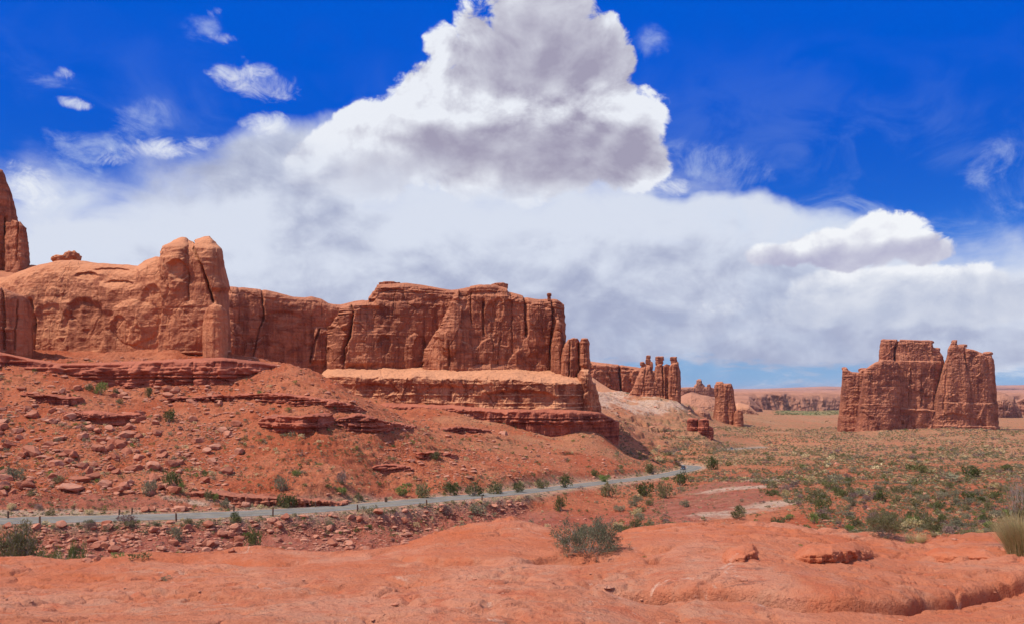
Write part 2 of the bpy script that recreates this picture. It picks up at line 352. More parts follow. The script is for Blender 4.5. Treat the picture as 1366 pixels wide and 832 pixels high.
# the slickrock the camera stands on
EDGE = np.array([(-900, 735), (-300, 745), (0, 747), (60, 750), (120, 751), (200, 741), (245, 743), (300, 737), (350, 733), (440, 736), (500, 732), (540, 727), (580, 714), (640, 703), (680, 698),
                 (730, 706), (780, 712), (830, 708), (870, 702), (930, 697), (1000, 694), (1060, 697), (1110, 703), (1160, 714), (1210, 723), (1250, 721), (1300, 714), (1366, 712), (1700, 716), (2300, 730)], float)
def u_of(x, y): return 683+F*np.where(y > 0.2*np.abs(x), x/np.maximum(y, 1e-3), np.sign(x)*5)
YB, ZB = 9.0, -2.5
def fgbase(x, y):
    r = np.hypot(x, y); u = u_of(x, y); ve = np.interp(u, EDGE[:, 0], EDGE[:, 1])
    ye = np.interp(ve, [695, 750], [19.5, 16.5]); ze = (HY-ve)/F*ye
    yy = np.where(y > 0.2*np.abs(x), y, r*0.8)
    t = (yy-YB)/(ye-YB)
    z = np.where(t > 0, ZB+(ze-ZB)*np.clip(t, 0, 1)**0.85, ZB+0.8*np.clip(-t, 0, 1.2))
    return z, yy-ye
LEDGES = [  # screen line of the upper lip of each little scarp, height, run-out, rounding: the ground drops on the camera side
    ([(800, 776), (860, 778), (927, 776), (971, 779), (1010, 782), (1067, 788), (1119, 792), (1193, 787), (1278, 776), (1340, 764), (1420, 750), (1500, 745)], 0.27, 2.6, 0.50),
    ([(850, 732), (868, 733), (892, 731), (905, 728)], 0.13, 0.6, 0.16), ([(860, 745), (872, 744), (886, 742)], 0.10, 0.4, 0.16), ([(920, 738), (945, 736), (970, 734)], 0.05, 0.3, .05), ([(1210, 738), (1260, 740), (1300, 742), (1345, 740)], 0.08, 0.6, .08), ([(930, 780), (950, 774), (965, 768)], 0.07, 0.4, .06),
    ([(160, 787), (185, 788), (215, 790)], 0.05, 0.3, .05), ([(320, 801), (340, 800), (365, 797)], 0.06, 0.3, .05), ([(50, 795), (130, 794), (200, 789)], 0.04, 0.4, .08), ([(190, 772), (240, 768), (310, 768)], 0.05, 0.4, .06),
    ([(520, 736), (580, 741), (640, 740), (700, 742)], 0.14, 0.8, .12), ([(420, 733), (450, 733), (480, 735), (530, 728)], 0.10, 0.5, .12), ([(680, 742), (740, 737), (860, 738)], 0.09, 0.7, .14),
    ([(440, 808), (560, 804), (650, 808)], 0.05, 0.5, .08), ([(650, 796), (760, 801), (830, 798)], 0.06, 0.4, .08), ([(550, 766), (590, 770), (630, 772)], 0.05, 0.3, .06), ([(830, 770), (845, 768), (868, 769)], 0.05, 0.2, .04),
    ([(240, 752), (300, 756), (380, 752)], 0.07, 0.6, .10), ([(300, 742), (360, 744), (420, 742)], 0.09, 0.6, .12), ([(0, 768), (60, 770), (140, 768)], .05, .5, .08),
    ([(1110, 706), (1130, 704), (1155, 705)], 0.09, 0.5, .08), ([(1030, 706), (1060, 706), (1085, 706), (1115, 703)], 0.11, 0.6, .10), ([(1000, 720), (1030, 722), (1060, 720)], .06, .4, .08)]
def ledges(x, y):
    u = u_of(x, y); z = np.zeros(x.shape, np.float32); m = (y > 2) & (np.hypot(x, y) < 26); xm, ym, um = x[m], y[m], u[m]; zm = np.zeros(xm.shape, np.float32)
    wob = 0.11*fb2(xm*0.8, ym*0.8, 2, .5, 61)
    for i, (L, h, run, rd_) in enumerate(LEDGES):
        L = np.array(L, float); yl = []; rd_ = max(rd_, .15)
        for uu, vv in L:      # where that screen row meets the base surface
            yy = np.linspace(7, 20, 400); zz, _ = fgbase((uu-683)/F*yy, yy); vv_ = HY-zz/yy*F; yl.append(yy[np.argmin(np.abs(vv_-vv))])
        t_ = np.linspace(L[0, 0], L[-1, 0], 40); yy_ = np.interp(t_, L[:, 0], yl); k_ = np.ones(9)/9; yy_ = np.convolve(np.pad(yy_, 4, 'edge'), k_, 'valid')
        s = ym-np.interp(um, t_, yy_)+wob*(2.0 if rd_ > .3 else 1.5)+(0.12*fb2(xm*.6, ym*.6, 2, .5, 63) if rd_ > .3 else rd_*0.8*fb2(xm*1.5+i*3, ym*1.5, 2, .5, 63+i))
        wd = (L[-1, 0]-L[0, 0])*(0.12 if rd_ > .3 else 0.3); ends = sst(um, L[0, 0]-wd*.3, L[0, 0]+wd)*(1-sst(um, L[-1, 0]-wd, L[-1, 0]+wd*.3))
        hv = h*(0.85+(0.2 if rd_ > .3 else 0.5)*n2(xm*(.5 if rd_ > .3 else 1.3)+i, ym*1.3, 67))
        q = np.clip(-s/rd_, 0, 1); drop = 1-np.sqrt(np.clip(1-q**2.2, 0, 1)) if rd_ > .3 else sst(q, 0, 1)          # convex nose
        foot = np.exp(-(((-s-rd_*1.0)/(0.03+.05*rd_))**2))                              # undercut line
        prof = -hv*drop*np.exp(-np.maximum(-s-rd_, 0)/run)-(0.75 if rd_ > .3 else .25 if rd_ > .151 else 0.0)*hv*foot+(0.08 if rd_ > .3 else 0.25)*hv*np.exp(-np.maximum(s, 0)/(run*0.8))*sst(s, -rd_, rd_*2)
        zm += (prof*ends).astype(np.float32)
    z[m] = zm
    return z
SCARPS = [([(330, 505), (380, 508), (430, 520)], .8, 4), ([(245, 655), (300, 659), (350, 664), (440, 668), (470, 667)], 0.9, 3),
          ([(0, 671), (60, 673), (120, 678), (160, 684)], .7, 3), ([(548, 604), (580, 605), (612, 604)], 1.0, 4), ([(455, 617), (490, 620), (540, 622)], .8, 4), ([(355, 620), (400, 622), (430, 620)], .8, 3),
          ([(640, 588), (680, 590), (720, 597)], 1.0, 5), ([(590, 574), (620, 576), (650, 576)], 1.2, 5), ([(300, 596), (330, 600), (360, 598)], .8, 3), ([(500, 590), (530, 592), (560, 590)], .7, 4),
          ([(240, 520), (280, 523), (320, 524)], 1.0, 4), ([(700, 600), (740, 604), (780, 606)], .8, 5), ([(200, 565), (240, 572), (290, 576)], .7, 4), ([(120, 610), (160, 612), (200, 610)], .8, 4), ([(560, 628), (620, 632), (680, 630)], .5, 3)]
def scarps(x, y):
    u = u_of(x, y); r = np.hypot(x, y); z = np.zeros(x.shape, np.float32); m = (y > 0) & (r > 120) & (r < 480); xm, ym, um = x[m], y[m], u[m]; zm = np.zeros(xm.shape, np.float32)
    wob = 3.0*fb2(xm/11, ym/11, 5, .6, 161)
    for i, (L, h, run) in enumerate(SCARPS):
        L = np.array(L, float); yl = []
        for uu, vv in L:
            yy = np.linspace(120, 460, 500); zz = zval((uu-683)/F*yy, yy); vv_ = HY-zz/yy*F; k = np.where(vv_ <= vv)[0]; yl.append(yy[k[0]] if len(k) else 400)
        s = ym-np.interp(um, L[:, 0], yl)+wob; wd = (L[-1, 0]-L[0, 0])*.3; ends = sst(um, L[0, 0]-wd*.4, L[0, 0]+wd)*(1-sst(um, L[-1, 0]-wd, L[-1, 0]+wd*.4))
        hv = h*(0.7+0.6*n2(xm/5+i, ym/5, 165)); w_ = .35+.1*h
        p = np.zeros_like(s)
        for k, of_ in enumerate((0, .5, 1.1)): p += (sst(s+of_*h*.5+.8*fb2(xm/3+k*5, ym/3, 3, .6, 170+k), -w_, w_))/3
        zm += (hv*((p-.5)*np.exp(-np.abs(s)/run))*ends*1.6).astype(np.float32)
    z[m] = zm
    return z
def road_dist(x, y):
    sh = x.shape; x = x.ravel(); y = y.ravel(); d = np.full(len(x), 1e3, np.float32); zz = np.zeros(len(x), np.float32)
    r = np.hypot(x, y); sel = np.where((r > 100) & (r < 1000) & (y > 0))[0]
    C = ROADC; S = C[1:]-C[:-1]; L2 = (S[:, :2]**2).sum(1)
    for i in range(0, len(sel), 20000):
        k = sel[i:i+20000]; best = np.full(len(k), 1e3); bz = np.zeros(len(k))
        # nearest vertex first, then its two segments
        dd = (x[k][:, None]-C[None, :, 0])**2+(y[k][:, None]-C[None, :, 1])**2; j = dd.argmin(1)
        for dj in (-1, 0):
            s = np.clip(j+dj, 0, len(S)-1); t = np.clip(((x[k]-C[s, 0])*S[s, 0]+(y[k]-C[s, 1])*S[s, 1])/L2[s], 0, 1)
            e = np.hypot(C[s, 0]+S[s, 0]*t-x[k], C[s, 1]+S[s, 1]*t-y[k]); c = e < best
            best = np.where(c, e, best); bz = np.where(c, C[s, 2]+S[s, 2]*t, bz)
        d[k] = best; zz[k] = bz
    return d.reshape(sh), zz.reshape(sh)
def terrain(x, y):
    """height and surface-kind masks"""
    r = np.hypot(x, y); z = zval(x, y); u = u_of(x, y); v = HY-z/np.maximum(y, 1)*F
    left = 1-sst(u, 560, 800)
    midr = sst(r, 100, 130)*(1-sst(r, 480, 700))
    # gullied, stepped talus left of the valley
    big = fb2(x/38, y/38, 4, 0.5, 3); rd = fb2(x/16+5, y/16, 5, 0.55, 9, True)
    z = z+midr*(big*1.6*left+big*0.5+rd*0.9*left+rd*0.35)
    rough = fb2(x/5, y/5, 5, 0.6, 21)
    z = z+midr*(0.6*rough*(0.4+0.6*left)+0.42*fb2(x/1.6, y/1.6, 4, .6, 25, True)*(.3+.7*left)*sst(fb2(x/12, y/12, 3, .5, 27), -.4, .2))
    # bedding: stepped ledges in patches
    zs = z+1.8*n2(x/30, y/30, 31)+0.9*fb2(x/9, y/9, 3, .55, 32); per = 1.5+0.0
    q = zs/per; fr = q-np.floor(q); stp = (sst(fr, 0.55, 0.75)-fr)*per
    pm = sst(fb2(x/14+9, y/9, 4, 0.55, 41), -0.05, 0.35)*midr
    hill = np.exp(-((u-430)/150)**2)*np.exp(-((v-560)/38)**2)*(y > 0)
    pm = pm*(0.75*left+0.12)*sst(r, 145, 165)+hill*0.2*midr
    z = z+0.30*np.clip(pm, 0, 1)*stp
    z = z+scarps(x, y)
    wz = np.exp(-((u-862)/85)**4)*sst(r, 330, 480)*(1-sst(r, 1250, 1500))*(y > 0)
    z = z+wz*(fb2(x/45, y/45, 5, .55, 181)*6+fb2(x/14, y/14, 4, .55, 183, True)*2.2); zq = (z+3*fb2(x/30, y/30, 3, .5, 185))/5.0; fq = zq-np.floor(zq); z = z+wz*(sst(fq, .55, .75)-fq)*4.0*sst(fb2(x/50, y/50, 3, .5, 187), -.2, .2)
    wb = np.exp(-((u-1225)/130)**4)*np.exp(-((r-1290)/130)**2)*(y > 0); z = z+wb*(5+4*fb2(x/22, y/22, 4, .6, 189))
    # far ground: low swells
    z = z+sst(r, 480, 700)*(fb2(x/120, y/120, 5, 0.55, 51)*2.0+rough*0.4)*(1-0.3*sst(r, 1500, 3000))
    z = z+sst(r, 3000, 5000)*np.minimum(fb2(x/1500, y/1500, 4, 0.5, 55)*14, 12)
    # valley floor detail
    z = z+0.25*fb2(x/2.2, y/2.2, 3, 0.6, 71)*sst(r, 60, 100)*(1-sst(r, 300, 500))
    # road bed
    d, zr = road_dist(x, y); k = 1-sst(d, 4.6, 9.5); z = z*(1-k)+(zr-0.04)*k
    # foreground rock
    zf, s = fgbase(x, y)
    und = fb2(x/4.2+3, y/4.2, 4, 0.5, 81); fin = fb2(x/0.9, y/0.9, 5, 0.55, 85)
    zf = zf+und*0.16+0.024*fin*(0.5+sst(fb2(x/3, y/3, 3, .5, 93), -.2, .3))+0.014*fb2(x/0.14, y/0.14, 3, 0.6, 91)*(0.4+1.2*sst(fb2(x/1.4, y/1.4, 3, .5, 94), -.1, .3))
    rr = fb2(x/1.7+0.35*und, y/0.9, 4, 0.55, 95, True); zf = zf+0.035*rr
    # thin exfoliation sheets
    q = (zf+0.07*fb2(x/2.5, y/2.5, 4, 0.6, 97))/0.10; fr = q-np.floor(q); zf = zf+0.75*(sst(fr, 0.28, 0.72)-fr)*0.10*sst(fb2(x/2.4, y/1.4, 4, 0.55, 99), -0.12, 0.14)
    q = (zf+0.02*fb2(x/.8, y/.8, 4, 0.6, 197))/0.028; fr = q-np.floor(q); zf = zf+0.6*(sst(fr, 0.25, 0.75)-fr)*0.028*sst(fb2(x/1.4, y/.8, 4, 0.55, 199), -0.1, 0.15)
    cr = 1-np.abs(fb2(x/1.9+.3*und, y/1.1, 4, .6, 107))*8; zf = zf-0.075*np.clip(cr, 0, 1)*sst(fb2(x/2.8, y/2.8, 3, .5, 108), -.05, .2)
    wv_, we_ = worley2(x/1.5+.35*fb2(x/1.1, y/1.1, 4, .6, 251), y/.75+.35*fb2(x/1.1, y/1.1, 4, .6, 252), 253); cm = sst(fb2(x/3.5, y/2.6, 3, .5, 254), -.1, .25); zf = zf+cm*(0.055*(wv_-.5)-0.07*(1-sst(we_, 0.0, .15)))
    pits = sst(fb2(x/0.35, y/0.35, 2, 0.5, 103), 0.50, 0.70)*sst(fb2(x/2.5, y/2.5, 2, 0.5, 105), 0.1, 0.35); zf = zf-0.05*pits
    zf = zf+ledges(x, y)
    s = s+0.5*fb2(x/2.0, y/2.0, 4, 0.55, 111)
    drop = np.where(s > 0, 0.10*s+0.9*np.maximum(s-0.4, 0)*sst(s, 0.3, 2.5)+0.35*np.maximum(s-3, 0), 0)
    zf = zf-drop; fg = zf > z; z = np.maximum(zf, z)
    return z.astype(np.float32), fg, d, hill
# polar grid round the camera
rs = np.concatenate([np.geomspace(0.5, 7.5, 40, endpoint=False), np.geomspace(7.5, 20.5, 330, endpoint=False), np.geomspace(20.5, 108, 60, endpoint=False),
                     np.geomspace(108, 440, 640, endpoint=False), np.geomspace(440, 2000, 300, endpoint=False), np.geomspace(2000, 60000, 110)])
a_in = np.arctan((np.linspace(-40, 1406, 1360)-683)/F)
azs = np.concatenate([np.linspace(-math.pi, a_in[0], 130, endpoint=False), a_in, np.linspace(a_in[-1], math.pi, 130, endpoint=False)[1:]])
RR, AA = np.meshgrid(rs, azs, indexing='ij'); GX = (RR*np.sin(AA)).astype(np.float64); GY = (RR*np.cos(AA)).astype(np.float64)
GZ, FG, RD, HILL = terrain(GX, GY)
def ground_z(x, y):
    r = math.hypot(x, y); a = math.atan2(x, y); i = np.searchsorted(rs, r)-1; i = min(max(i, 0), len(rs)-2)
    j = np.searchsorted(azs, a)-1; j = min(max(j, 0), len(azs)-2)
    t = (r-rs[i])/(rs[i+1]-rs[i]); w = (a-azs[j])/(azs[j+1]-azs[j])
    return float((GZ[i, j]*(1-w)+GZ[i, j+1]*w)*(1-t)+(GZ[i+1, j]*(1-w)+GZ[i+1, j+1]*w)*t)
SLOPE_V = HY-GZ/np.maximum(GY, 0.5)*F          # photo row of every grid vertex
def hit(u, v, dmin=0):
    """first ground point the sight line through photo pixel (u, v) meets"""
    a = math.atan((u-683)/F); j = min(max(np.searchsorted(azs, a)-1, 0), len(azs)-2)
    w = (a-azs[j])/(azs[j+1]-azs[j])
    col = SLOPE_V[:, j]*(1-w)+SLOPE_V[:, j+1]*w; yy = rs*math.cos(a)
    ok = np.where((col <= v) & (yy > max(6, dmin)))[0]
    if not len(ok): return None
    i = ok[0]
    if i == 0: return None
    c0, c1 = col[i-1], col[i]; t = min(max((v-c0)/(c1-c0), 0), 1) if c1 != c0 else 1
    r = rs[i-1]+(rs[i]-rs[i-1])*t; x, y = r*math.sin(a), r*math.cos(a)
    return x, y, ground_z(x, y), bool(FG[i, j])
# ------------------------------------------------------------ ground sheet
def ground_masks():
    u = u_of(GX, GY); v = SLOPE_V; r = np.hypot(GX, GY); ahead = GY > 0
    nz = fb2(GX/14, GY/14, 4, 0.55, 201); nf = fb2(GX/60, GY/60, 4, 0.55, 203)
    def ell(cu, cv, ru, rv, rot=0):
        p = u-cu; q = v-cv; c, s = math.cos(R(rot)), math.sin(R(rot)); p, q = p*c+q*s, q*c-p*s
        return np.clip(1-(p/ru)**2-(q/rv)**2, -3, 1)
    pale = np.zeros_like(u)
    for e in ((970, 684, 70, 6, -4), (1030, 672, 60, 5, -6), (960, 690, 40, 5, -3), (1000, 650, 80, 4, -6), (1050, 640, 60, 3, 0), (90, 684, 160, 6), (250, 668, 60, 6, 10), (330, 672, 90, 7, 5), (860, 540, 60, 14), (800, 528, 60, 20)):
        pale = np.maximum(pale, sst(ell(*e)+nz*1.1, 0.1, 0.8))
    pale *= ahead & ~FG
    far = sst(r, 300, 520)
    sandy = np.clip(far*(0.75+nf*0.8), 0, 1)*(1-sst(r, 6000, 9000)*0.4)
    shoulder = (1-sst(RD, 5.2, 8.5))
    pale = np.maximum(pale, shoulder*0.8)
    veg = sst(r, 140, 260)*sst(u, 760, 960)*(0.6+nz*0.6+nf*0.4)
    veg = veg+sst(r, 700, 1300)*0.55*(1-sst(r, 4000, 7000)*.5)
    g = sst(ell(1085, 549, 55, 5)+0.3*nf, 0, 0.4)*ahead*1.0
    wash = sst(ell(950, 668, 120, 34, -14)+nz*0.8, 0.0, 0.8)*ahead*(r < 320) * ~FG
    wash = np.maximum(wash, sst(ell(240, 668, 400, 14)+nz, 0, 1)*0.7*ahead*(r < 200) * ~FG)
    _, es = fgbase(GX, GY); sand = sst(es, -5.5, -1.5)*sst(fb2(GX/1.6, GY/1.2, 4, .55, 207), -.35, .15)*FG; sand = np.maximum(sand, FG*sst(u, 900, 1250)*.45*sst(fb2(GX/2.5, GY/2, 4, .55, 209), -.3, .2))
    for e in ((720, 590, 130, 16), (640, 560, 60, 8), (860, 600, 80, 14), (820, 560, 60, 25)):
        sandy = np.maximum(sandy, sst(ell(*e)+nz*1.3, -.1, .9)*.75*ahead*(~FG))
    wash = np.maximum(wash, sst(ell(330, 722, 620, 34, -4)+nz*.5, 0.0, .6)*ahead*(r < 215)*(r > 100)*(~FG)*.9)
    return dict(sand=sand, rockbed=FG.astype(float), pale=np.clip(pale, 0, 1), sandy=sandy, grassy=np.clip(veg, 0, 1)*(1-FG), meadow=g, wash=np.clip(wash, 0, 1), shoulder=shoulder)
def slick(P):
    Pr = vmul(P, (1, 1, 3)); f1 = noise(P, 0.35, 6, 0.6, 0.8); f2 = noise(P, 1.6, 7, 0.68, 0.4); f3 = noise(P, 12, 6, 0.7); f4 = noise(vmul(P, (0.5, 1.3, 1)), 0.9, 6, 0.65, 1.0)
    fc = xmix(f1.sm(0.38, 0.62), (0.50, 0.165, 0.082), (0.55, 0.225, 0.130))
    fc = xmix(f2.sm(0.50, 0.66)*0.65, fc, (0.50, 0.25, 0.155))
    fc = xmix((1.0-f2).sm(0.52, 0.66)*0.6, fc, (0.48, 0.115, 0.052))
    fc = xmix(f4.sm(0.56, 0.70)*0.5, fc, (0.42, 0.185, 0.125))
    fc = xmix(noise(P, 0.9, 8, 0.75, 1.5).sm(0.60, 0.68)*0.6, fc, (0.66, 0.45, 0.33))
    fc = xmix(f3.sm(0.54, 0.66)*0.5, fc, (0.32, 0.085, 0.045))
    fc = xmix(noise(vmul(P, (.6, 1.4, 1), (3, 3, 3)), 2.6, 8, .72, 1.2).sm(.58, .64)*noise(P, .5, 3, .5).sm(.42, .55)*.7, fc, (0.22, 0.10, 0.07))
    fc = xmix(noise(P, 26, 3, .6).sm(.66, .70)*.8, fc, (0.14, 0.045, 0.03))
    return fc, f2, f3
m, b = new_mat('slickrock', 0.95, 0.08); P = geo(); fc, f2, f3 = slick(P); lk(xmix(0.45, fc, (0.54, 0.14, 0.055)), b.inputs['Base Color']); bump(b, f3*0.6+noise(P, 4.5, 6, 0.7)*1.3, 0.06, 1.0); M['slick'] = m
m, b = new_mat('desert_ground', 0.95, 0.08); P = geo()
big = noise(P, 0.05, 6, 0.6, 0.5); med = noise(P, 0.35, 6, 0.65); fine = noise(P, 2.2, 5, 0.7); nfar = noise(P, 0.012, 8, 0.7)
c = xmix(big.sm(0.36, 0.64), (0.47, 0.114, 0.048), (0.55, 0.185, 0.090))
c = xmix(med.sm(0.45, 0.62)*0.5, c, (0.34, 0.078, 0.034))
c = xmix(fine.sm(0.52, 0.66)*0.4, c, (0.58, 0.25, 0.15))
c = xmix(attr('wash')*0.8, c, xmix(med.sm(.4, .6), (0.31, 0.085, 0.058), (0.44, 0.16, 0.11)))
c = xmix(attr('sandy')*0.75, c, xmix((nfar*0.5+big*0.5).sm(0.42, 0.60), (0.52, 0.265, 0.14), (0.44, 0.165, 0.080)))
speck = (noise(P, 0.9, 4, 0.75)*0.6+noise(P, 0.16, 4, 0.7)*0.4).sm(0.47, 0.55)
c = xmix(attr('grassy')*speck*0.9, c, xmix(fine, (0.15, 0.13, 0.06), (0.25, 0.185, 0.09)))
c = xmix(attr('pale')*(0.35+0.65*med.sm(0.35, 0.55)), c, xmix(fine, (0.46, 0.27, 0.18), (0.66, 0.47, 0.34)))
c = xmix(attr('shoulder')*noise(P, 0.6, 4, 0.6).sm(0.45, 0.6)*0.6, c, (0.26, 0.22, 0.10))
c = xmix(attr('meadow')*nfar.sm(.40, .52)*.9, c, xmix(big, (0.11, 0.15, 0.045), (0.20, 0.215, 0.085)))
# bare slickrock underfoot
fc, f2, f3 = slick(P)
fc = xmix(attr('sand')*(0.35+0.5*f2.sm(.4, .6)), fc, xmix(f3, (0.46, 0.105, 0.040), (0.52, 0.145, 0.060)))
c = xmix(attr('rockbed'), c, fc)
lk(c, b.inputs['Base Color'])
bn = bump(b, f3*0.6+noise(P, 4.5, 6, 0.7)*1.3+noise(P, 40, 4, .7)*.15, 0.075, 1.0)
bump(b, fine*1.0+med*1.2+noise(P, 6, 3, 0.6)*0.3, 0.25, 0.55, bn) if False else None
M['ground'] = m
nb = X.nt.nodes.new('ShaderNodeBump'); nb.inputs['Distance'].default_value = 1.1
X.nt.links.new((fine*0.9+med*1.5).k, nb.inputs['Height']); X.nt.links.new(((1.0-attr('rockbed'))*0.8).k, nb.inputs['Strength'])
X.nt.links.new(bn.outputs[0], nb.inputs['Normal']); X.nt.links.new(nb.outputs[0], b.inputs['Normal'])
V = np.stack([GX, GY, GZ], -1).reshape(-1, 3)
ncl = len(azs); Fq = gridfaces(len(rs), ncl, closed=True)[:, ::-1]
cen = len(V); V = np.vstack([V, [[0, 0, float(GZ[0].mean())]]])
tri = np.stack([np.full(ncl, cen), (np.arange(ncl)+1) % ncl, np.arange(ncl)], -1)
mk = {k: np.append(a.reshape(-1), 1.0) for k, a in ground_masks().items()}
tag(mesh_np('ground', V, Fq, M['ground'], attrs=mk, tris=tri), kind='structure', label='red desert ground rising from bare slickrock to the valley floor')

# ------------------------------------------------------------ road
m, b = new_mat('asphalt', 0.92, 0.08); P = geo()
c = xmix(noise(P, 0.5, 6, 0.7).sm(0.35, 0.65), (0.175, 0.158, 0.130), (0.24, 0.215, 0.18)); c = xmix(noise(vmul(P, (1, 1, 1)), .12, 6, .7).sm(.5, .6)*.4, c, (.14, .13, .12)); c = xmix(noise(P, 7, 3, 0.7).sm(0.5, 0.7)*0.3, c, (0.13, 0.13, 0.13))
lk(c, b.inputs['Base Color']); M['asphalt'] = m
mw, b = new_mat('road_line_white', 0.7, 0.3); lk(xmix(noise(geo(), 2, 4, .7).sm(.45, .65), (0.45, 0.44, 0.42), (0.3, 0.28, 0.27)), b.inputs['Base Color'])
my, b = new_mat('road_line_yellow', 0.7, 0.3); lk((0.40, 0.29, 0.10), b.inputs['Base Color'])
Cn = catmull(rp, 60); T = np.gradient(Cn, axis=0); Nn = np.stack([-T[:, 1], T[:, 0]], -1); Nn /= np.linalg.norm(Nn, axis=1)[:, None]
def strip(offs, zo):
    vs = []
    for o_ in offs:
        vs.append(np.stack([Cn[:, 0]+Nn[:, 0]*o_, Cn[:, 1]+Nn[:, 1]*o_, Cn[:, 2]+zo-0.02*abs(o_)/3.6], -1))
    return np.stack(vs, 1).reshape(-1, 3), gridfaces(len(Cn), len(offs))
wob = 0.10*n2(np.arange(len(Cn))/6.0, np.zeros(len(Cn)), 5)
V, Fq = strip([-3.6, -1.8, 0, 1.8, 3.6], 0.02)
V = V.reshape(len(Cn), 5, 3); V[:, 0, :2] += Nn*wob[:, None]; V[:, 4, :2] += Nn*wob[::-1][:, None]; V = V.reshape(-1, 3)
tag(mesh_np('road', V, Fq, M['asphalt']), kind='structure', label='grey two-lane asphalt road crossing the red slope')
for nm, oo, mt in (('road_edge_line', (-3.35, -3.23), mw), ('road_edge_line', (3.23, 3.35), mw), ('road_centre_line', (-0.07, 0.07), my)):
    V, Fq = strip(oo, 0.028); tag(mesh_np(nm, V, Fq, mt), kind='structure')
# ------------------------------------------------------------ rock formations
BOX = [(-1, 0), (-1, .55), (-.99, .80), (-.965, .93), (-.90, .985), (-.78, 1), (0, 1), (.78, .99), (.93, .95), (1, .8), (1, 0)]
LOAF = [(-1, 0), (-1, .35), (-.97, .6), (-.90, .78), (-.76, .90), (-.55, .965), (-.3, 1), (.2, 1), (.6, .96), (.9, .8), (1, .4), (1, 0)]
BENCH = [(-1, 0), (-1, .58), (-.99, .68), (-.96, .73), (-.88, .765), (-.5, .85), (0, .95), (.4, 1), (.9, 1), (1, .9), (1, 0)]
FINL = [(-1, 0), (-1, .45), (-.97, .68), (-.90, .84), (-.76, .94), (-.55, .99), (-.3, 1), (.2, 1), (.6, .93), (.9, .7), (1, .4), (1, 0)]
FIN = [(-1, 0), (-.93, .3), (-.80, .6), (-.62, .82), (-.45, .93), (-.2, .99), (0, 1), (.2, .99), (.5, .9), (.8, .6), (1, 0)]
def loaf(top, base, dep, thick, sect=BOX, nx=300, nq=220, back=0.18, endn=4.0, endz=0.0, taper=0.0, relief=(), big=1.5, flute=1.0, strata=0.5, blocks=1.0, fine=0.35,
         L=14.0, seed=0, cap=0.0, bh=0.0, sink=8.0, sperz=3.0, turn=None, tz=0.35):
    """A body of rock: `top` is its skyline traced in photo pixels and set at its own distance `dep`; it has thickness, rounded ends and relief."""
    top = np.array(top, float); u0, u1 = top[0, 0], top[-1, 0]
    s = 0.5-0.5*np.cos(np.linspace(0.02, math.pi-0.02, nx)); s = 0.75*np.linspace(0.0005, 0.9995, nx)+0.25*s
    u = u0+(u1-u0)*s
    vt = np.interp(u, top[:, 0], top[:, 1])
    vb = np.interp(u, *np.array(base, float).T) if not np.isscalar(base) else np.full(nx, float(base))
    Dp = np.interp(u, *np.array(dep, float).T) if not np.isscalar(dep) else np.full(nx, float(dep))
    e = np.abs(2*s-1); Tk0 = (np.interp(u, *np.array(thick, float).T) if not np.isscalar(thick) else np.full(nx, float(thick)))/2
    ax = math.atan(((u0+u1)/2-683)/F) if turn is None else turn; sa, ca_ = math.sin(ax), math.cos(ax)          # which way the body runs back into the land
    kk = sst(e, 0.6, 1.0); zt = (HY-vt)/F*(Dp+Tk0*ca_*kk); zb = (HY-vb)/F*Dp-sink; x = (u-683)/F*(Dp+Tk0*ca_*kk)-Tk0*sa*kk
    Hh = np.clip(1-e**endn, 0, 1)**(1/endn)
    Tk = (np.interp(u, *np.array(thick, float).T) if not np.isscalar(thick) else np.full(nx, float(thick)))/2
    S = np.array(sect, float)
    for _ in range(2):      # corner cutting keeps the ends
        Q = [S[0]]
        for i in range(len(S)-1): Q += [0.75*S[i]+0.25*S[i+1], 0.25*S[i]+0.75*S[i+1]]
        S = np.array(Q+[S[-1]])
    # arc length in metres, front densely sampled
    hm = float(np.median(zt-zb)); tm = float(np.median(Tk)); dl = np.hypot(np.diff(S[:, 0])*tm, np.diff(S[:, 1])*hm)
    w = np.where((S[1:, 0]+S[:-1, 0])/2 < -0.7, 1.0, np.where((S[1:, 0]+S[:-1, 0])/2 < 0.3, 0.55, back)); al = np.concatenate([[0], np.cumsum(dl*w)]); al /= al[-1]
    q = np.linspace(0, 1, nq); sw = np.interp(q, al, S[:, 0]); sh = np.interp(q, al, S[:, 1])
    xx = np.repeat(x[:, None], nq, 1)
    zz = zb[:, None]+(zt-zb)[:, None]*sh[None]
    ww = np.repeat(sw[None], nx, 0)*Hh[:, None]*Tk[:, None]
    if taper: ww = ww-(taper*(1-sh)**1.2)[None]*np.sign(-sw)[None]*np.abs(sw)[None]
    if endz: xx = xx+(endz*(1-sh)**1.5)[None]*(np.sign(2*s-1)*e**6)[:, None]
    yy = Dp[:, None]+(Tk[:, None]+ww)*ca_; xx = xx+(Tk[:, None]+ww)*sa
    # outward normals of the smooth body
    Pm = np.stack([xx, yy, zz], -1)
    def nrm(Pm):
        a = np.gradient(Pm, axis=0); bq = np.gradient(Pm, axis=1); n = np.cross(a, bq); n /= np.linalg.norm(n, axis=-1)[..., None]+1e-9; return n
    n = nrm(Pm); n[~np.isfinite(n)] = 0
    if n[nx//2, nq//6, 1] > 0: n = -n
    wall = 1-sst(n[..., 2], 0.35, 0.8)
    X_, Y_, Z_ = xx+seed*31.7, yy, zz
    al_ = X_+Y_*0.6
    d = big*fb3(X_/L, Y_/L, Z_/(L*1.3), 4, 0.5, seed)
    wx = 0.25*fb2(al_/9, Z_/9, 3, .5, seed+2)
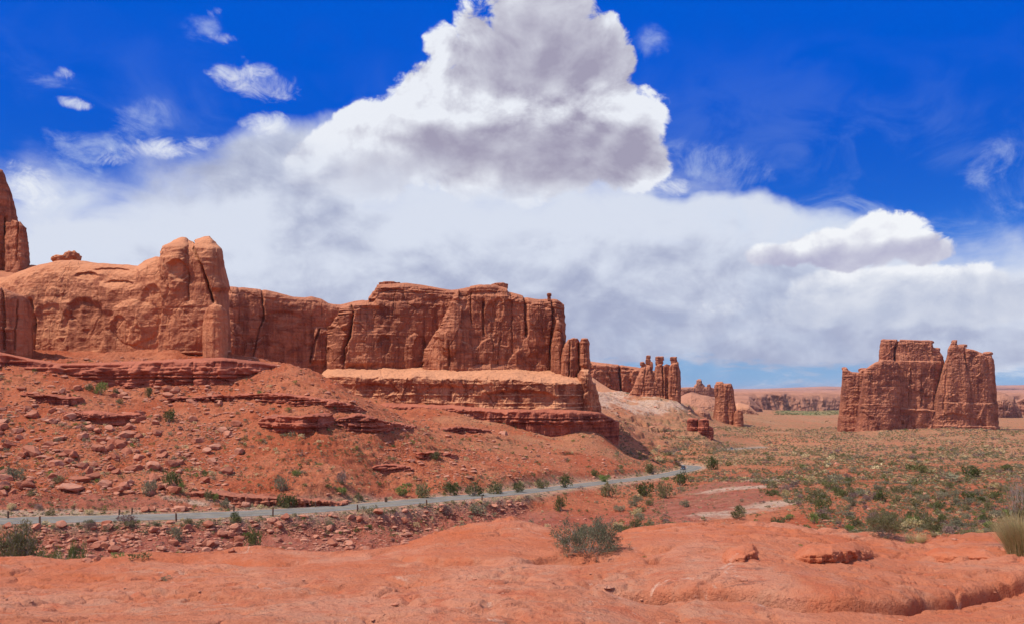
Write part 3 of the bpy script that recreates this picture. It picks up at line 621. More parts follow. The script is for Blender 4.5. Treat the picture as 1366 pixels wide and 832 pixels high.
    if flute:
        fl = fb3(X_/(L*.30), Y_/(L*.30), Z_/(L*3.0), 4, 0.55, seed+3)
        d += flute*wall*(fl+0.7*(1-np.abs(fb3(X_/(L*.55), Y_/(L*.55), Z_/(L*5), 3, .5, seed+4))*3).clip(-1, 1)*0.5)
    if blocks:
        v1, e1 = worley2(al_/(L*.75)+wx, Z_/(L*1.6)+wx, seed+5); v2, e2 = worley2(al_/(L*.28)+wx*2, Z_/(L*.45)+wx*2, seed+6)
        pm = sst(fb2(al_/(L*1.6), Z_/(L*1.6), 3, 0.5, seed+7), -0.25, 0.25)
        d += blocks*wall*((v1-0.5)*1.1*sst(e1, 0, .05)+(v2-0.5)*0.7*pm*sst(e2, 0, .06)-0.35*(1-sst(e1, 0, .05))*pm)
    if strata:
        zq = (Z_+0.8*fb2(X_/25, Y_/25, 3, .5, seed+8))
        lay = n2(zq/sperz, np.zeros_like(zq)+seed, seed+8)+0.6*n2(zq/(sperz*.37), np.zeros_like(zq)+seed, seed+9)
        br = 0.6+0.6*fb2(al_/(L*.4), zq/sperz*2, 2, .5, seed+10)
        cz = 1.0
        if cap: cz = 0.15+cap*sst(Z_-(zt[:, None]-(bh or 4.0)), -1.0, 0.5)
        d += strata*wall*sst(lay*1.6, -0.5, 0.5)*br*cz-strata*0.5*cz*wall
    d += fine*fb3(X_/2.2, Y_/2.2, Z_/2.6, 4, 0.6, seed+11)+fine*1.1*fb3(X_/4.5, Y_/4.5, Z_/3.0, 3, 0.55, seed+12, True)*wall
    ns = n*np.array([0.45, 1.0, tz]); V3 = Pm+ns*d[..., None]
    # traced relief, pushed along the wall normal on the camera side
    Ug = 683+F*Pm[..., 0]/Pm[..., 1]; Vg = HY-F*Pm[..., 2]/Pm[..., 1]; m2px = F/float(np.median(Dp)); front = (ww < 0.35*Tk[:, None])*1.0
    nj = fb2(Ug/9, Vg/9, 3, .55, seed+13)*2.0; g = np.zeros_like(Ug)
    for f in relief:
        k = f[0]
        if k == 'crack':        # polyline running down, half width px, depth m
            L_ = np.array(f[1], float); o_ = np.argsort(L_[:, 1]); uc = np.interp(Vg, L_[o_, 1], L_[o_, 0])
            m_ = sst(Vg, L_[:, 1].min()-3, L_[:, 1].min()+3)*(1-sst(Vg, L_[:, 1].max()-1, L_[:, 1].max()+5))
            g -= f[3]*np.exp(-((Ug-uc+nj*.6)/f[2])**2)*m_
        elif k == 'step':       # right of the line stands proud by f[3] over f[2] px, fading over f[4] px
            L_ = np.array(f[1], float); o_ = np.argsort(L_[:, 1]); uc = np.interp(Vg, L_[o_, 1], L_[o_, 0]); t = (Ug-uc+nj*.8)
            m_ = sst(Vg, L_[:, 1].min()-6, L_[:, 1].min()+4)*(1-sst(Vg, L_[:, 1].max()-1, L_[:, 1].max()+6))
            dirn = 1 if f[4] > 0 else -1; t = t*dirn
            g += f[3]*sst(t, -f[2], f[2])*np.exp(-np.maximum(t-f[2], 0)/abs(f[4]))*m_
        elif k == 'bump':
            _, cu, cv, ru, rv, a_ = f[:6]; rr_ = ((Ug-cu+nj)/ru)**2+((Vg-cv+nj)/rv)**2; g += a_*np.sqrt(np.clip(1-rr_, 0, 1))
        elif k == 'dent':       # hollow with a crisp roof
            _, cu, cv, ru, rv, a_ = f[:6]; rr_ = ((Ug-cu+nj*.7)/ru)**2+((Vg-cv+nj*.7)/rv)**2
            g -= a_*sst(1-rr_, 0, 0.45)*(0.35+0.65*sst((cv-Vg)/rv, -1.0, 0.9))
        elif k == 'ledge':      # below the line stands proud by f[3]
            L_ = np.array(f[1], float); vc = np.interp(Ug, L_[:, 0], L_[:, 1]); t = Vg-vc+nj*.5
            m_ = sst(Ug, L_[0, 0]-8, L_[0, 0]+4)*(1-sst(Ug, L_[-1, 0]-4, L_[-1, 0]+8)); g += f[3]*sst(t, -f[2], f[2])*np.exp(-np.maximum(t-f[2], 0)/f[4])*m_
    nh = n.copy(); nh[..., 2] *= 0.2
    V3 = V3+nh*(g*front)[..., None]
    return V3.reshape(-1, 3), gridfaces(nx, nq)
def blob(u, v, ru, rv, dep, depth=None, seed=0, n=28, rough=.25, square=3.0):
    """a weathered head: squarish ellipsoid with its own depth"""
    th = np.linspace(0, 2*math.pi, n*2)[None, :]; ph = np.linspace(-math.pi/2, math.pi/2, n)[:, None]; pw = lambda c: np.sign(c)*np.abs(c)**(2/square)
    x = pw(np.cos(ph))*pw(np.cos(th)); y = pw(np.cos(ph))*pw(np.sin(th)); z = pw(np.sin(ph))*np.ones_like(th); m = dep/F
    k = 1+rough*fb3(x*1.6+seed*9, y*1.6, z*1.6, 4, .6, seed); c = px2w(u, v, dep); d_ = (depth or ru*m*2)/2
    V = np.stack([c[0]+x*k*ru*m, c[1]+y*k*d_, c[2]+z*k*rv*m], -1); return V.reshape(-1, 3), gridfaces(n, n*2)
def formation(name, parts, mat, label, cat, kind=None, group=None):
    """join the bodies of one formation into one mesh"""
    Vs, Fs, o_ = [], [], 0
    mats = []; mi = []
    for p in parts:
        p = dict(p); mm = p.pop('mat', mat); V, Fq = blob(**p) if 'ru' in p else loaf(**p); Vs.append(V); Fs.append(Fq+o_); o_ += len(V)
        if mm not in mats: mats.append(mm)
        mi.append(np.full(len(Fq), mats.index(mm), np.int32))
    V = np.vstack(Vs); Fq = np.vstack(Fs); org = (float(V[:, 0].mean()), float(V[:, 1].mean()), float(V[:, 2].min()))
    o = mesh_np(name, V, Fq, mats, origin=org)
    o.data.polygons.foreach_set('material_index', np.concatenate(mi))
    return tag(o, label, cat, group, kind)
f_ = M['fin']
formation('rock_tower', [
    dict(top=[(-170, 300), (-120, 215), (-60, 190), (-25, 200), (0, 226), (7, 246), (14, 268), (20, 288), (23, 294)], base=[(-170, 366), (23, 366)], dep=330, thick=40, endn=3, taper=3, nx=260, nq=260, seed=1, big=1.6, flute=2.2, blocks=.8, turn=-.52, relief=[('crack', [(8, 290), (10, 345)], 1.6, 3), ('crack', [(-12, 250), (-10, 345)], 2, 2)]),
    dict(top=[(10, 300), (18, 292), (26, 294), (33, 302), (37, 325), (39, 349)], base=362, dep=324, thick=20, taper=2, endn=2.2, nx=120, nq=160, seed=2, flute=1.6, big=1.5, relief=[('crack', [(24, 296), (22, 345)], 1.2, 3)]),
    dict(top=[(-200, 360), (-40, 350), (20, 352), (42, 352), (60, 360)], base=480, dep=312, thick=60, sect=LOAF, nx=140, nq=100, seed=3)],
    f_, 'tall dark red rock tower cut off by the left edge of the picture', 'rock tower')
formation('rock_fin', [
    dict(top=[(-60, 392), (-20, 370), (0, 361), (36, 349), (67, 341), (90, 339.5), (110, 340.5), (144, 343.5), (182, 347), (191, 339), (206, 334), (224, 335.5), (229, 324), (238, 313), (245, 310),
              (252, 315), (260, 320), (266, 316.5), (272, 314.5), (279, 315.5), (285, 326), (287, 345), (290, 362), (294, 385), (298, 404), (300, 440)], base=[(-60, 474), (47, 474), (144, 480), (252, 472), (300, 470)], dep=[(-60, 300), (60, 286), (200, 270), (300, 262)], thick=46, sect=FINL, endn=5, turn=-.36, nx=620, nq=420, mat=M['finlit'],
         big=2.4, flute=0.5, strata=0.15, blocks=.55, fine=.3, seed=11, taper=0, sink=10,
         relief=[('dent', 66, 440, 24, 40, 1.2), ('dent', 112, 436, 34, 42, 1.6), ('dent', 245, 362, 9, 14, 2.4), ('dent', 205, 408, 17, 30, 1.3), ('dent', 165, 440, 16, 20, 1.0),
                 ('crack', [(138, 405), (140, 475)], 2.0, 1.6), ('step', [(135, 380), (138, 470)], 3, 1.6, 60), ('step', [(230, 330), (224, 360), (214, 470)], 5, 3.0, 80), ('dent', 150, 362, 26, 4, 1.0), ('dent', 115, 368, 18, 5, 1.0),
                 ('crack', [(43, 400), (46, 470)], 2.0, 3.0), ('dent', 160, 380, 22, 6, .9), 
                 ('ledge', [(40, 470), (144, 476), (300, 467)], 1.5, 0.7, 40), ('crack', [(260, 318), (268, 345), (276, 372), (284, 402)], 1.5, 3.0), ('step', [(262, 320), (270, 350), (280, 385)], 2, 1.5, 20), ('crack', [(252, 330), (255, 400)], 1.2, 1.2), ('bump', 240, 350, 14, 40, 2.0), ('bump', 180, 430, 30, 30, 1.5)]),
    dict(u=85, v=346, ru=14, rv=5.2, dep=305, depth=6, seed=41, rough=.5), dict(u=97, v=342.5, ru=8, rv=7, dep=305, depth=5, seed=42, rough=.45),
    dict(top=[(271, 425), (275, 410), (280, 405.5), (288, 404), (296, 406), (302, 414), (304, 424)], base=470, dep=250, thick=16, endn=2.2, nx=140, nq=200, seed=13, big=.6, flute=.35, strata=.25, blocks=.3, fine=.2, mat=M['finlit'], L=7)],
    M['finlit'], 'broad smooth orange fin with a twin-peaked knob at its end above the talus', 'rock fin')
formation('rock_buttress', [
    dict(top=[(-120, 375), (-40, 372), (0, 381), (10, 385), (18, 388), (30, 396), (38, 404), (43, 416)], base=467, dep=243, thick=30, endn=3, nx=200, nq=200, seed=21, big=1.3, flute=1.1, sink=12,
         relief=[('crack', [(4, 385), (6, 465)], 1.5, 1.5), ('crack', [(24, 400), (20, 465)], 1.2, 1.0)])],
    f_, 'low rounded dark red buttress in front of the orange fin at the left edge', 'rock buttress')
formation('layered_ledge', [
    dict(top=[(-150, 468), (-20, 465), (10, 470), (45, 478), (80, 484), (140, 483), (200, 480), (300, 476), (345, 484), (365, 488), (390, 498)], base=[(-150, 500), (60, 500), (150, 510), (300, 512), (390, 515)],
         dep=[(-150, 233), (60, 234), (300, 235), (390, 247)], thick=38, sect=BOX, endn=6, nx=620, nq=200, seed=31, big=1.4, flute=1.3, strata=1.5, blocks=1.4, sperz=1.5, L=9, sink=6)],
    M['ledge'], 'thin-bedded dark red ledge running under the foot of the orange fin', 'rock ledge')
formation('cliff_wall', [
    dict(top=[(280, 385), (294, 380), (310, 383), (323, 381.5), (348, 384), (368, 388), (381, 391.5), (391, 394), (406, 395), (416, 393.5), (429, 397), (439, 403), (454, 405.5), (470, 404), (485, 404)], base=[(280, 474), (411, 480), (485, 484)],
         dep=[(280, 400), (485, 430)], thick=50, nx=420, nq=300, endn=8, seed=41, big=1.2, flute=.7, blocks=.9, cap=1.0, bh=5, sink=12, taper=2,
         relief=[('crack', [(349, 384), (352, 423), (346, 440), (338, 478)], 1.0, 1.6), ('step', [(352, 384), (352, 425)], 2, 1.2, 30), ('crack', [(414, 482), (418, 461), (426, 438), (440, 437)], 1.3, 2.4),
                 ('bump', 305, 455, 22, 26, 3.0), ('bump', 312, 405, 8, 34, 2.0), ('dent', 375, 425, 30, 10, .8), ('step', [(420, 440), (415, 480)], 2, 2.2, 60)])],
    f_, 'long dark red cliff wall sagging in the middle, behind the rubble hill', 'cliff wall')
cB = dict(top=[(441, 440), (447, 436), (458, 412), (467, 405), (479, 399), (490, 398), (491, 393), (500, 384), (503.5, 377), (522, 376.5), (543, 375.5), (570, 378.5), (603, 384), (625, 386), (640, 388)],
    base=[(441, 484), (500, 485), (640, 493)], dep=[(441, 410), (470, 408), (640, 418)], thick=60, nx=480, nq=360, endn=7, seed=51, big=1.3, flute=.9, blocks=1.1, strata=1.5, cap=1.2, bh=5.5, sperz=2.0, sink=12, taper=3,
    relief=[('crack', [(457, 484), (458, 464), (467, 443), (472, 418), (467, 407)], 1.6, 4.0), ('step', [(472, 407), (470, 440), (461, 484)], 2, 2.5, 50), ('bump', 461, 424, 10, 16, 2.5), ('dent', 512, 460, 10, 16, 1.2),
            ('dent', 530, 395, 40, 9, 1.2), ('dent', 560, 465, 10, 20, 1.6), ('bump', 553, 470, 14, 26, 1.6), ('dent', 495, 425, 22, 18, 1.2), ('ledge', [(500, 390), (560, 387), (600, 390)], 1.2, 1.2, 20)])
cC = dict(top=[(567, 486), (573, 466), (585, 442), (594, 420), (601, 402), (606, 388), (611, 383), (617, 386), (627, 379), (639, 377), (660, 377), (677, 381.5), (679, 386), (690, 389), (705, 395), (726, 398.7), (740, 403), (748, 410), (750, 440), (751, 455)],
    base=[(567, 488), (640, 493), (681, 496), (720, 500), (751, 502)], dep=[(567, 398), (620, 399), (751, 408)], thick=62, nx=620, nq=420, endn=6, seed=61, big=1.3, flute=1.3, blocks=1.2, strata=1.2, cap=1.3, bh=5, sperz=1.9, sink=14, taper=4,
    relief=[('step', [(614, 386), (622, 410), (626, 440), (632, 486)], 5, -1.6, 60), ('crack', [(645, 400), (646, 445)], 1.6, 2.2), ('crack', [(701, 395), (703, 446)], 1.6, 2.6), ('step', [(703, 396), (705, 470)], 2, 1.0, 30),
            ('dent', 665, 412, 8, 16, 1.4), ('dent', 655, 425, 8, 26, 1.6), ('crack', [(737, 402), (738, 430), (735, 470)], 1.5, 3.0), ('bump', 745, 450, 6, 36, 2.2), ('crack', [(600, 455), (599, 486)], 1.2, 1.4),
            ('dent', 618, 400, 7, 14, 1.8), ('crack', [(628, 388), (630, 430)], 1.0, 1.2), ('bump', 600, 450, 16, 26, 1.8), ('crack', [(683, 392), (684, 470)], 1.0, .9), ('crack', [(668, 450), (664, 485)], 1.0, .9)])
bench = dict(top=[(428, 500), (434, 492), (447, 488), (500, 485), (560, 484), (640, 484), (700, 486), (735, 490), (770, 492), (786, 497), (792, 520), (796, 541)], base=[(428, 526), (492, 533), (540, 534), (630, 541), (732, 544), (796, 548)],
    dep=[(428, 380), (640, 374), (740, 368), (796, 378)], thick=[(428, 60), (600, 70), (796, 60)], sect=BENCH, nx=760, nq=320, endn=5, seed=71, big=1.6, flute=.9, blocks=1.0, strata=.8, L=10, fine=.45, tz=1.0, sink=4, mat=M['bench'],
    relief=[('dent', 690, 534, 60, 16, 2.2), ('dent', 500, 520, 30, 10, 1.2), ('dent', 600, 525, 50, 12, .9), ('crack', [(507, 487), (510, 500)], 1.5, 1.0)])
low = dict(top=[(478, 541), (490, 536), (540, 539), (600, 541), (660, 546), (732, 546), (795, 548), (822, 562)], base=[(478, 545), (540, 548), (640, 556), (740, 574), (822, 578)], dep=[(478, 366), (640, 364), (760, 362), (822, 376)], thick=60,
    nx=560, nq=150, endn=4, seed=81, big=1.8, flute=1.2, blocks=1.2, strata=2.0, sperz=1.2, L=7, fine=.6, sink=6, mat=M['ledge'])
cols = [dict(top=[(736, 470), (740, 440), (744, 425), (747, 430), (752, 452), (756, 470)], base=505, dep=396, thick=22, endn=2, taper=4, nx=90, nq=220, seed=91, big=1, flute=1.4, L=8),
        dict(top=[(748, 480), (753, 458), (758, 451.5), (765, 449.5), (770, 450.5), (772.5, 456)], base=515, dep=388, thick=20, endn=2.5, taper=5, nx=110, nq=240, seed=92, big=.8, flute=1.5, L=7, relief=[('crack', [(760, 452), (759, 500)], 1, 1.5)]),
        dict(top=[(774, 456), (777, 450.5), (783, 450.5), (786, 458)], base=520, dep=388, thick=9, endn=2.2, taper=4, endz=1.5, nx=80, nq=240, seed=93, big=.4, flute=.7, L=6, fine=.2),
        dict(top=[(770, 500), (776, 492), (784, 492), (789, 503), (792, 522), (795.5, 543)], base=546, dep=376, thick=30, endn=2.5, nx=110, nq=140, seed=94, big=1, L=8, mat=M['bench']),
        dict(u=732.5, v=398, ru=2.2, rv=4, dep=404, seed=95), dict(u=732.6, v=393.4, ru=3.1, rv=2.4, dep=404, seed=97),
        dict(top=[(505, 377.5), (512, 374.8), (525, 375), (534, 377)], base=381, dep=424, thick=10, endn=2, nx=60, nq=40, seed=96, big=.3, L=5, flute=.2, sink=0),
        dict(top=[(655, 380), (660, 377), (672, 376.4), (678, 379.5)], base=384, dep=410, thick=9, endn=2, nx=60, nq=40, seed=97, big=.3, L=5, flute=.2, sink=0)]
formation('sandstone_mesa', [cB, cC, bench, low]+cols, f_, 'massive dark red sandstone mesa on a pale bench, ending in two thin columns at right', 'mesa')
def outcrop(top, base, seed, label, mat='ledge', **k):
    bu_ = [b_[0] for b_ in base]; dp = [(b_[0], hit(b_[0], b_[1], 60)[1]-k.pop('fwd', .6)) for b_ in base]; a_ = dict(big=.9, flute=.8, blocks=.9, strata=1.3, sperz=.9, L=4.5, fine=.45, sink=1.5, endn=4, nx=320, nq=110, thick=9, tz=.8); a_.update(k)
    formation('rock_outcrop', [dict(top=top, base=base, dep=dp, seed=seed, **a_)], M[mat], label, 'rock outcrop')
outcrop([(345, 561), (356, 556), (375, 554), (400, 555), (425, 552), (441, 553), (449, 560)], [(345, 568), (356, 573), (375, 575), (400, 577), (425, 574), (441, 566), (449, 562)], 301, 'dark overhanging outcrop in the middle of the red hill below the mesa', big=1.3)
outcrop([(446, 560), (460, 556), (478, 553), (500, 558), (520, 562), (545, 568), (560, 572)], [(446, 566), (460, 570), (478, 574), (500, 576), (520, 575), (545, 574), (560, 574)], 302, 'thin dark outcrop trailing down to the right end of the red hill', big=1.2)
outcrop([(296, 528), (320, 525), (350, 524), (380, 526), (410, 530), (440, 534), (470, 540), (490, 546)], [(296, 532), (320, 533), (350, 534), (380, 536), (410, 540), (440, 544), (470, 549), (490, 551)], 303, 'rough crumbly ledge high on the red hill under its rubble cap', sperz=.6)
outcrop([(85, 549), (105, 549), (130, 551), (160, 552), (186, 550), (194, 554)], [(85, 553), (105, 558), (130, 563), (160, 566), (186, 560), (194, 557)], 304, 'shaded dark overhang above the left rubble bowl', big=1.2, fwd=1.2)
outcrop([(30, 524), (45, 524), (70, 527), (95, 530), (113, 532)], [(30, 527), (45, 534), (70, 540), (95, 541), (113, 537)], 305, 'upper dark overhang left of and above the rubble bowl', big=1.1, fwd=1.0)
outcrop([(245, 655), (280, 656), (310, 660), (345, 663), (390, 664), (430, 667), (462, 669)], [(245, 659), (280, 664), (310, 671), (345, 673), (390, 672), (430, 674), (462, 674)], 306, 'low broken pale ledge just above the road', mat='boulder', fwd=.4, big=.6, thick=6, L=2.5)
outcrop([(215, 533), (240, 529), (262, 530), (290, 527), (320, 528)], [(215, 535), (240, 534), (262, 536), (290, 534), (320, 533)], 307, 'narrow crumbling ledge below the right end of the layered rim', sperz=.6)
outcrop([(555, 604), (575, 602), (600, 605), (612, 606)], [(555, 607), (575, 608), (600, 609), (612, 608)], 308, 'small thin dark ledge alone on the bare slope below the mesa', sperz=.5, thick=5, big=.5)
outcrop([(590, 571), (615, 569), (640, 572), (655, 574)], [(590, 574), (615, 575), (640, 577), (655, 577)], 309, 'thin red ledge on the slope close under the mesa foot', sperz=.7, thick=7, big=.7)
outcrop([(496, 623), (515, 620), (540, 622), (552, 624)], [(496, 626), (515, 627), (540, 627), (552, 627)], 310, 'flat red ledge low on the slope above the roadside thicket', sperz=.5, thick=4, big=.5)
OVER = [(-.90, 0), (-.90, .30), (-.95, .45), (-1, .56), (-1, .78), (-.97, .92), (-.88, .985), (-.6, 1), (0, 1), (.5, .93), (.9, .6), (1, 0)]
def slab(top, base, seed, label, th=.9, **k):
    dp = [(b_[0], hit(b_[0], b_[1], 7)[1]) for b_ in base]; a_ = dict(big=.07, flute=.05, blocks=.09, strata=.04, sperz=.05, L=.40, fine=.012, sink=.2, endn=3, nx=260, nq=110, thick=th, tz=.8, sect=OVER); a_.update(k)
    formation('rock_slab', [dict(top=top, base=base, dep=dp, seed=seed, **a_)], M['slick'], label, 'rock slab', kind='thing')
slab([(1052, 744), (1062, 739.5), (1085, 738), (1110, 737), (1140, 735), (1160, 736), (1172, 741)], [(1052, 750), (1080, 752), (1110, 751), (1140, 747), (1172, 744)], 401, 'long low slab with a shadowed broken front on the bare slickrock at right', th=1.5)
slab([(962, 749), (974, 745), (986, 741), (998, 737.5), (1008, 736), (1014, 739)], [(962, 750.5), (976, 750), (992, 748), (1014, 741)], 402, 'short dark-fronted slab left of the long low one', th=1.4)
slab([(1225, 741), (1250, 739), (1290, 741), (1325, 743), (1335, 745)], [(1225, 744), (1250, 744), (1290, 746), (1335, 748)], 405, 'thin flat shelf of slickrock near the straw grass tuft', th=1.2)
formation('cliff_wall', [
    dict(top=[(770, 482), (786, 481), (805, 483.5), (827, 486), (855, 490), (880, 497)], base=[(770, 528), (817, 526), (880, 535)], dep=1180, thick=120, nx=260, nq=150, endn=8, seed=101, big=4, flute=4, blocks=5, L=38, strata=2, sperz=6, fine=1.2, sink=10, cap=1, bh=12,
         relief=[('crack', [(827, 487), (829, 524)], 1.2, 10)]),
    dict(top=[(775, 502), (790, 503), (800, 510), (815, 519), (835, 524), (860, 528)], base=540, dep=1090, thick=140, sect=LOAF, nx=160, nq=80, seed=102, big=3, flute=.5, L=40, strata=.6, fine=.6, sink=10, mat=M['bench'])],
    f_, 'distant dark cliff wall with one black crack, behind the three standing stones', 'cliff wall')
sp = dict(big=.8, flute=1.8, blocks=1.0, L=14, strata=.9, fine=.5)
formation('rock_spires', [
    dict(top=[(838, 529), (843, 519), (847, 509), (851, 500), (854, 492), (856, 487), (860, 484), (866, 484), (870, 488), (872, 493), (876, 498), (880, 504), (885, 514), (890, 525), (892, 529)],
         base=532, dep=1050, thick=[(838, 10), (855, 34), (870, 34), (892, 12)], sect=FIN, endn=3, nx=200, nq=170, seed=111, relief=[('crack', [(862, 488), (856, 525)], 1, 2), ('step', [(868, 492), (876, 510), (884, 530)], 2, -3, 12)], **sp),
    dict(u=857, v=485, ru=3.2, rv=3.0, dep=1062, seed=1), dict(u=864.6, v=482, ru=3.3, rv=5, dep=1064, seed=2), dict(u=864.8, v=476, ru=3.0, rv=2.8, dep=1064, seed=3), dict(u=868.8, v=488, ru=2.2, rv=6, dep=1062, seed=4),
    dict(top=[(873, 500), (874, 489), (877, 485.5), (882, 485), (885, 487), (889, 484.8), (893, 486), (896, 494)], base=534, dep=1056, thick=20, sect=BOX, endn=2.6, taper=4, nx=120, nq=170, seed=112, relief=[('crack', [(884, 487), (885, 528)], 1, 4)], **sp),
    dict(u=879.4, v=483.6, ru=5.0, rv=4.2, dep=1066, seed=5), dict(u=880, v=478, ru=5.3, rv=3.1, dep=1066, seed=6, square=4),
    dict(top=[(892, 505), (893.5, 489), (896, 484), (902, 483), (905, 487), (907, 493), (907.8, 532)], base=535, dep=1044, thick=22, endn=2.6, taper=3, nx=130, nq=170, seed=113, relief=[('crack', [(896, 485), (895, 528)], 1, 3), ('crack', [(903, 488), (902, 525)], .8, 2)], **sp),
    dict(u=899, v=482.5, ru=4.2, rv=4.2, dep=1055, seed=7), dict(u=898.4, v=478, ru=4.4, rv=2.7, dep=1055, seed=8, square=4), dict(u=903.4, v=487, ru=2.0, rv=5, dep=1052, seed=9)],
    f_, 'three slender standing stones with small boulder heads in one row', 'rock spires')
formation('rock_pillar', [
    dict(top=[(952, 552), (954, 534), (955, 516), (953.6, 509.8), (957, 508.6), (963, 508.4), (965.5, 511), (975, 511), (978.5, 519), (980, 535), (981.6, 544), (985, 553)], base=[(952, 561), (985, 565)], dep=1150, thick=36, endn=2.6, taper=6, nx=200, nq=200, seed=121, big=1.4, flute=2.2, blocks=1.0, L=18, fine=.7,
         relief=[('bump', 955, 520, 3, 10, 2), ('crack', [(970, 514), (972, 545)], 1, 1.5)]),
    dict(top=[(978, 556), (981, 548), (985, 545.5), (990, 547.5), (992, 562)], base=565, dep=1140, thick=20, endn=2.2, taper=3, nx=80, nq=90, seed=122, big=1.2, flute=1.4, L=12, fine=.6)],
    f_, 'lone blocky stone pillar leaning on a low shoulder in the distance', 'rock pillar')
formation('rock_dome', [dict(top=[(912, 560), (914, 546), (919, 540), (926, 548), (931, 560)], base=560, dep=1060, thick=40, sect=LOAF, endn=2, nx=90, nq=70, seed=131, L=20, big=2, fine=.8)], M['far'], 'small pointed grey-red knob left of the low arched dome', 'rock dome')
formation('rock_dome', [dict(top=[(923, 559), (926, 549), (932, 544), (938, 544.5), (944, 549), (950, 560)], base=560, dep=1090, thick=44, sect=LOAF, endn=2, nx=90, nq=70, seed=132, L=20, big=2, fine=.8)], M['far'], 'low arched rock dome left of the blocky stone pillar', 'rock dome')
sd = hit(933, 577, 300)[1]
formation('rock_stack', [
    dict(top=[(916.5, 560), (919, 557.6), (925, 557.4), (930, 558), (932, 562)], base=576, dep=sd+6, thick=14, endn=2.6, nx=90, nq=110, seed=133, big=.8, strata=1.4, sperz=2.2, L=7, fine=.4, sink=6),
    dict(top=[(930.5, 562), (934, 559), (942, 557.8), (945, 560), (946, 568), (951, 570), (951.5, 577)], base=579, dep=sd, thick=16, endn=2.6, nx=110, nq=110, seed=134, big=.8, strata=1.4, sperz=2.2, L=7, fine=.4, sink=6)],
    M['ledge'], 'small dark red stack of two layered blocks below the distant pillar', 'rock stack')
formation('rock_slope', [
    dict(top=[(903, 531), (912, 526), (922, 523), (932, 525), (945, 527), (953, 530), (965, 536)], base=556, dep=1350, thick=160, sect=FIN, nx=180, nq=120, seed=141, L=35, big=9, flute=5, blocks=6, strata=3, sperz=7, fine=2)],
    M['far'], 'broken red rubble slope between the three stones and the pillar', 'rock slope')
formation('rock_pinnacle', [
    dict(top=[(900, 518.5), (905, 516.6), (918, 516), (940, 515.4), (950, 516.5), (956, 520)], base=524, dep=2300, thick=120, nx=110, nq=50, seed=143, L=40, big=3, fine=1.5, sink=10),
    dict(top=[(925, 517), (927, 512.6), (928.6, 511.4), (929.5, 506.6), (931, 505.2), (934.6, 505), (935.4, 507.5), (936, 510), (939, 513), (941, 517)], base=518, dep=2300, thick=26, sect=FIN, endn=2.4, nx=90, nq=70, seed=142, big=2, flute=2, L=16, fine=1.5, sink=4),
    dict(top=[(942.5, 517), (944, 512.4), (947, 511.8), (949, 517)], base=518, dep=2300, thick=14, endn=2.4, nx=40, nq=40, seed=144, big=1, L=12, fine=1, sink=4)],
    M['far'], 'tiny far balanced pinnacle on a flat plateau left of the stone pillar', 'rock pinnacle')
bu = M['butte']; kw = dict(flute=2.3, blocks=2.8, big=2.6, L=34, fine=0.75, strata=0.9, sperz=4.5)
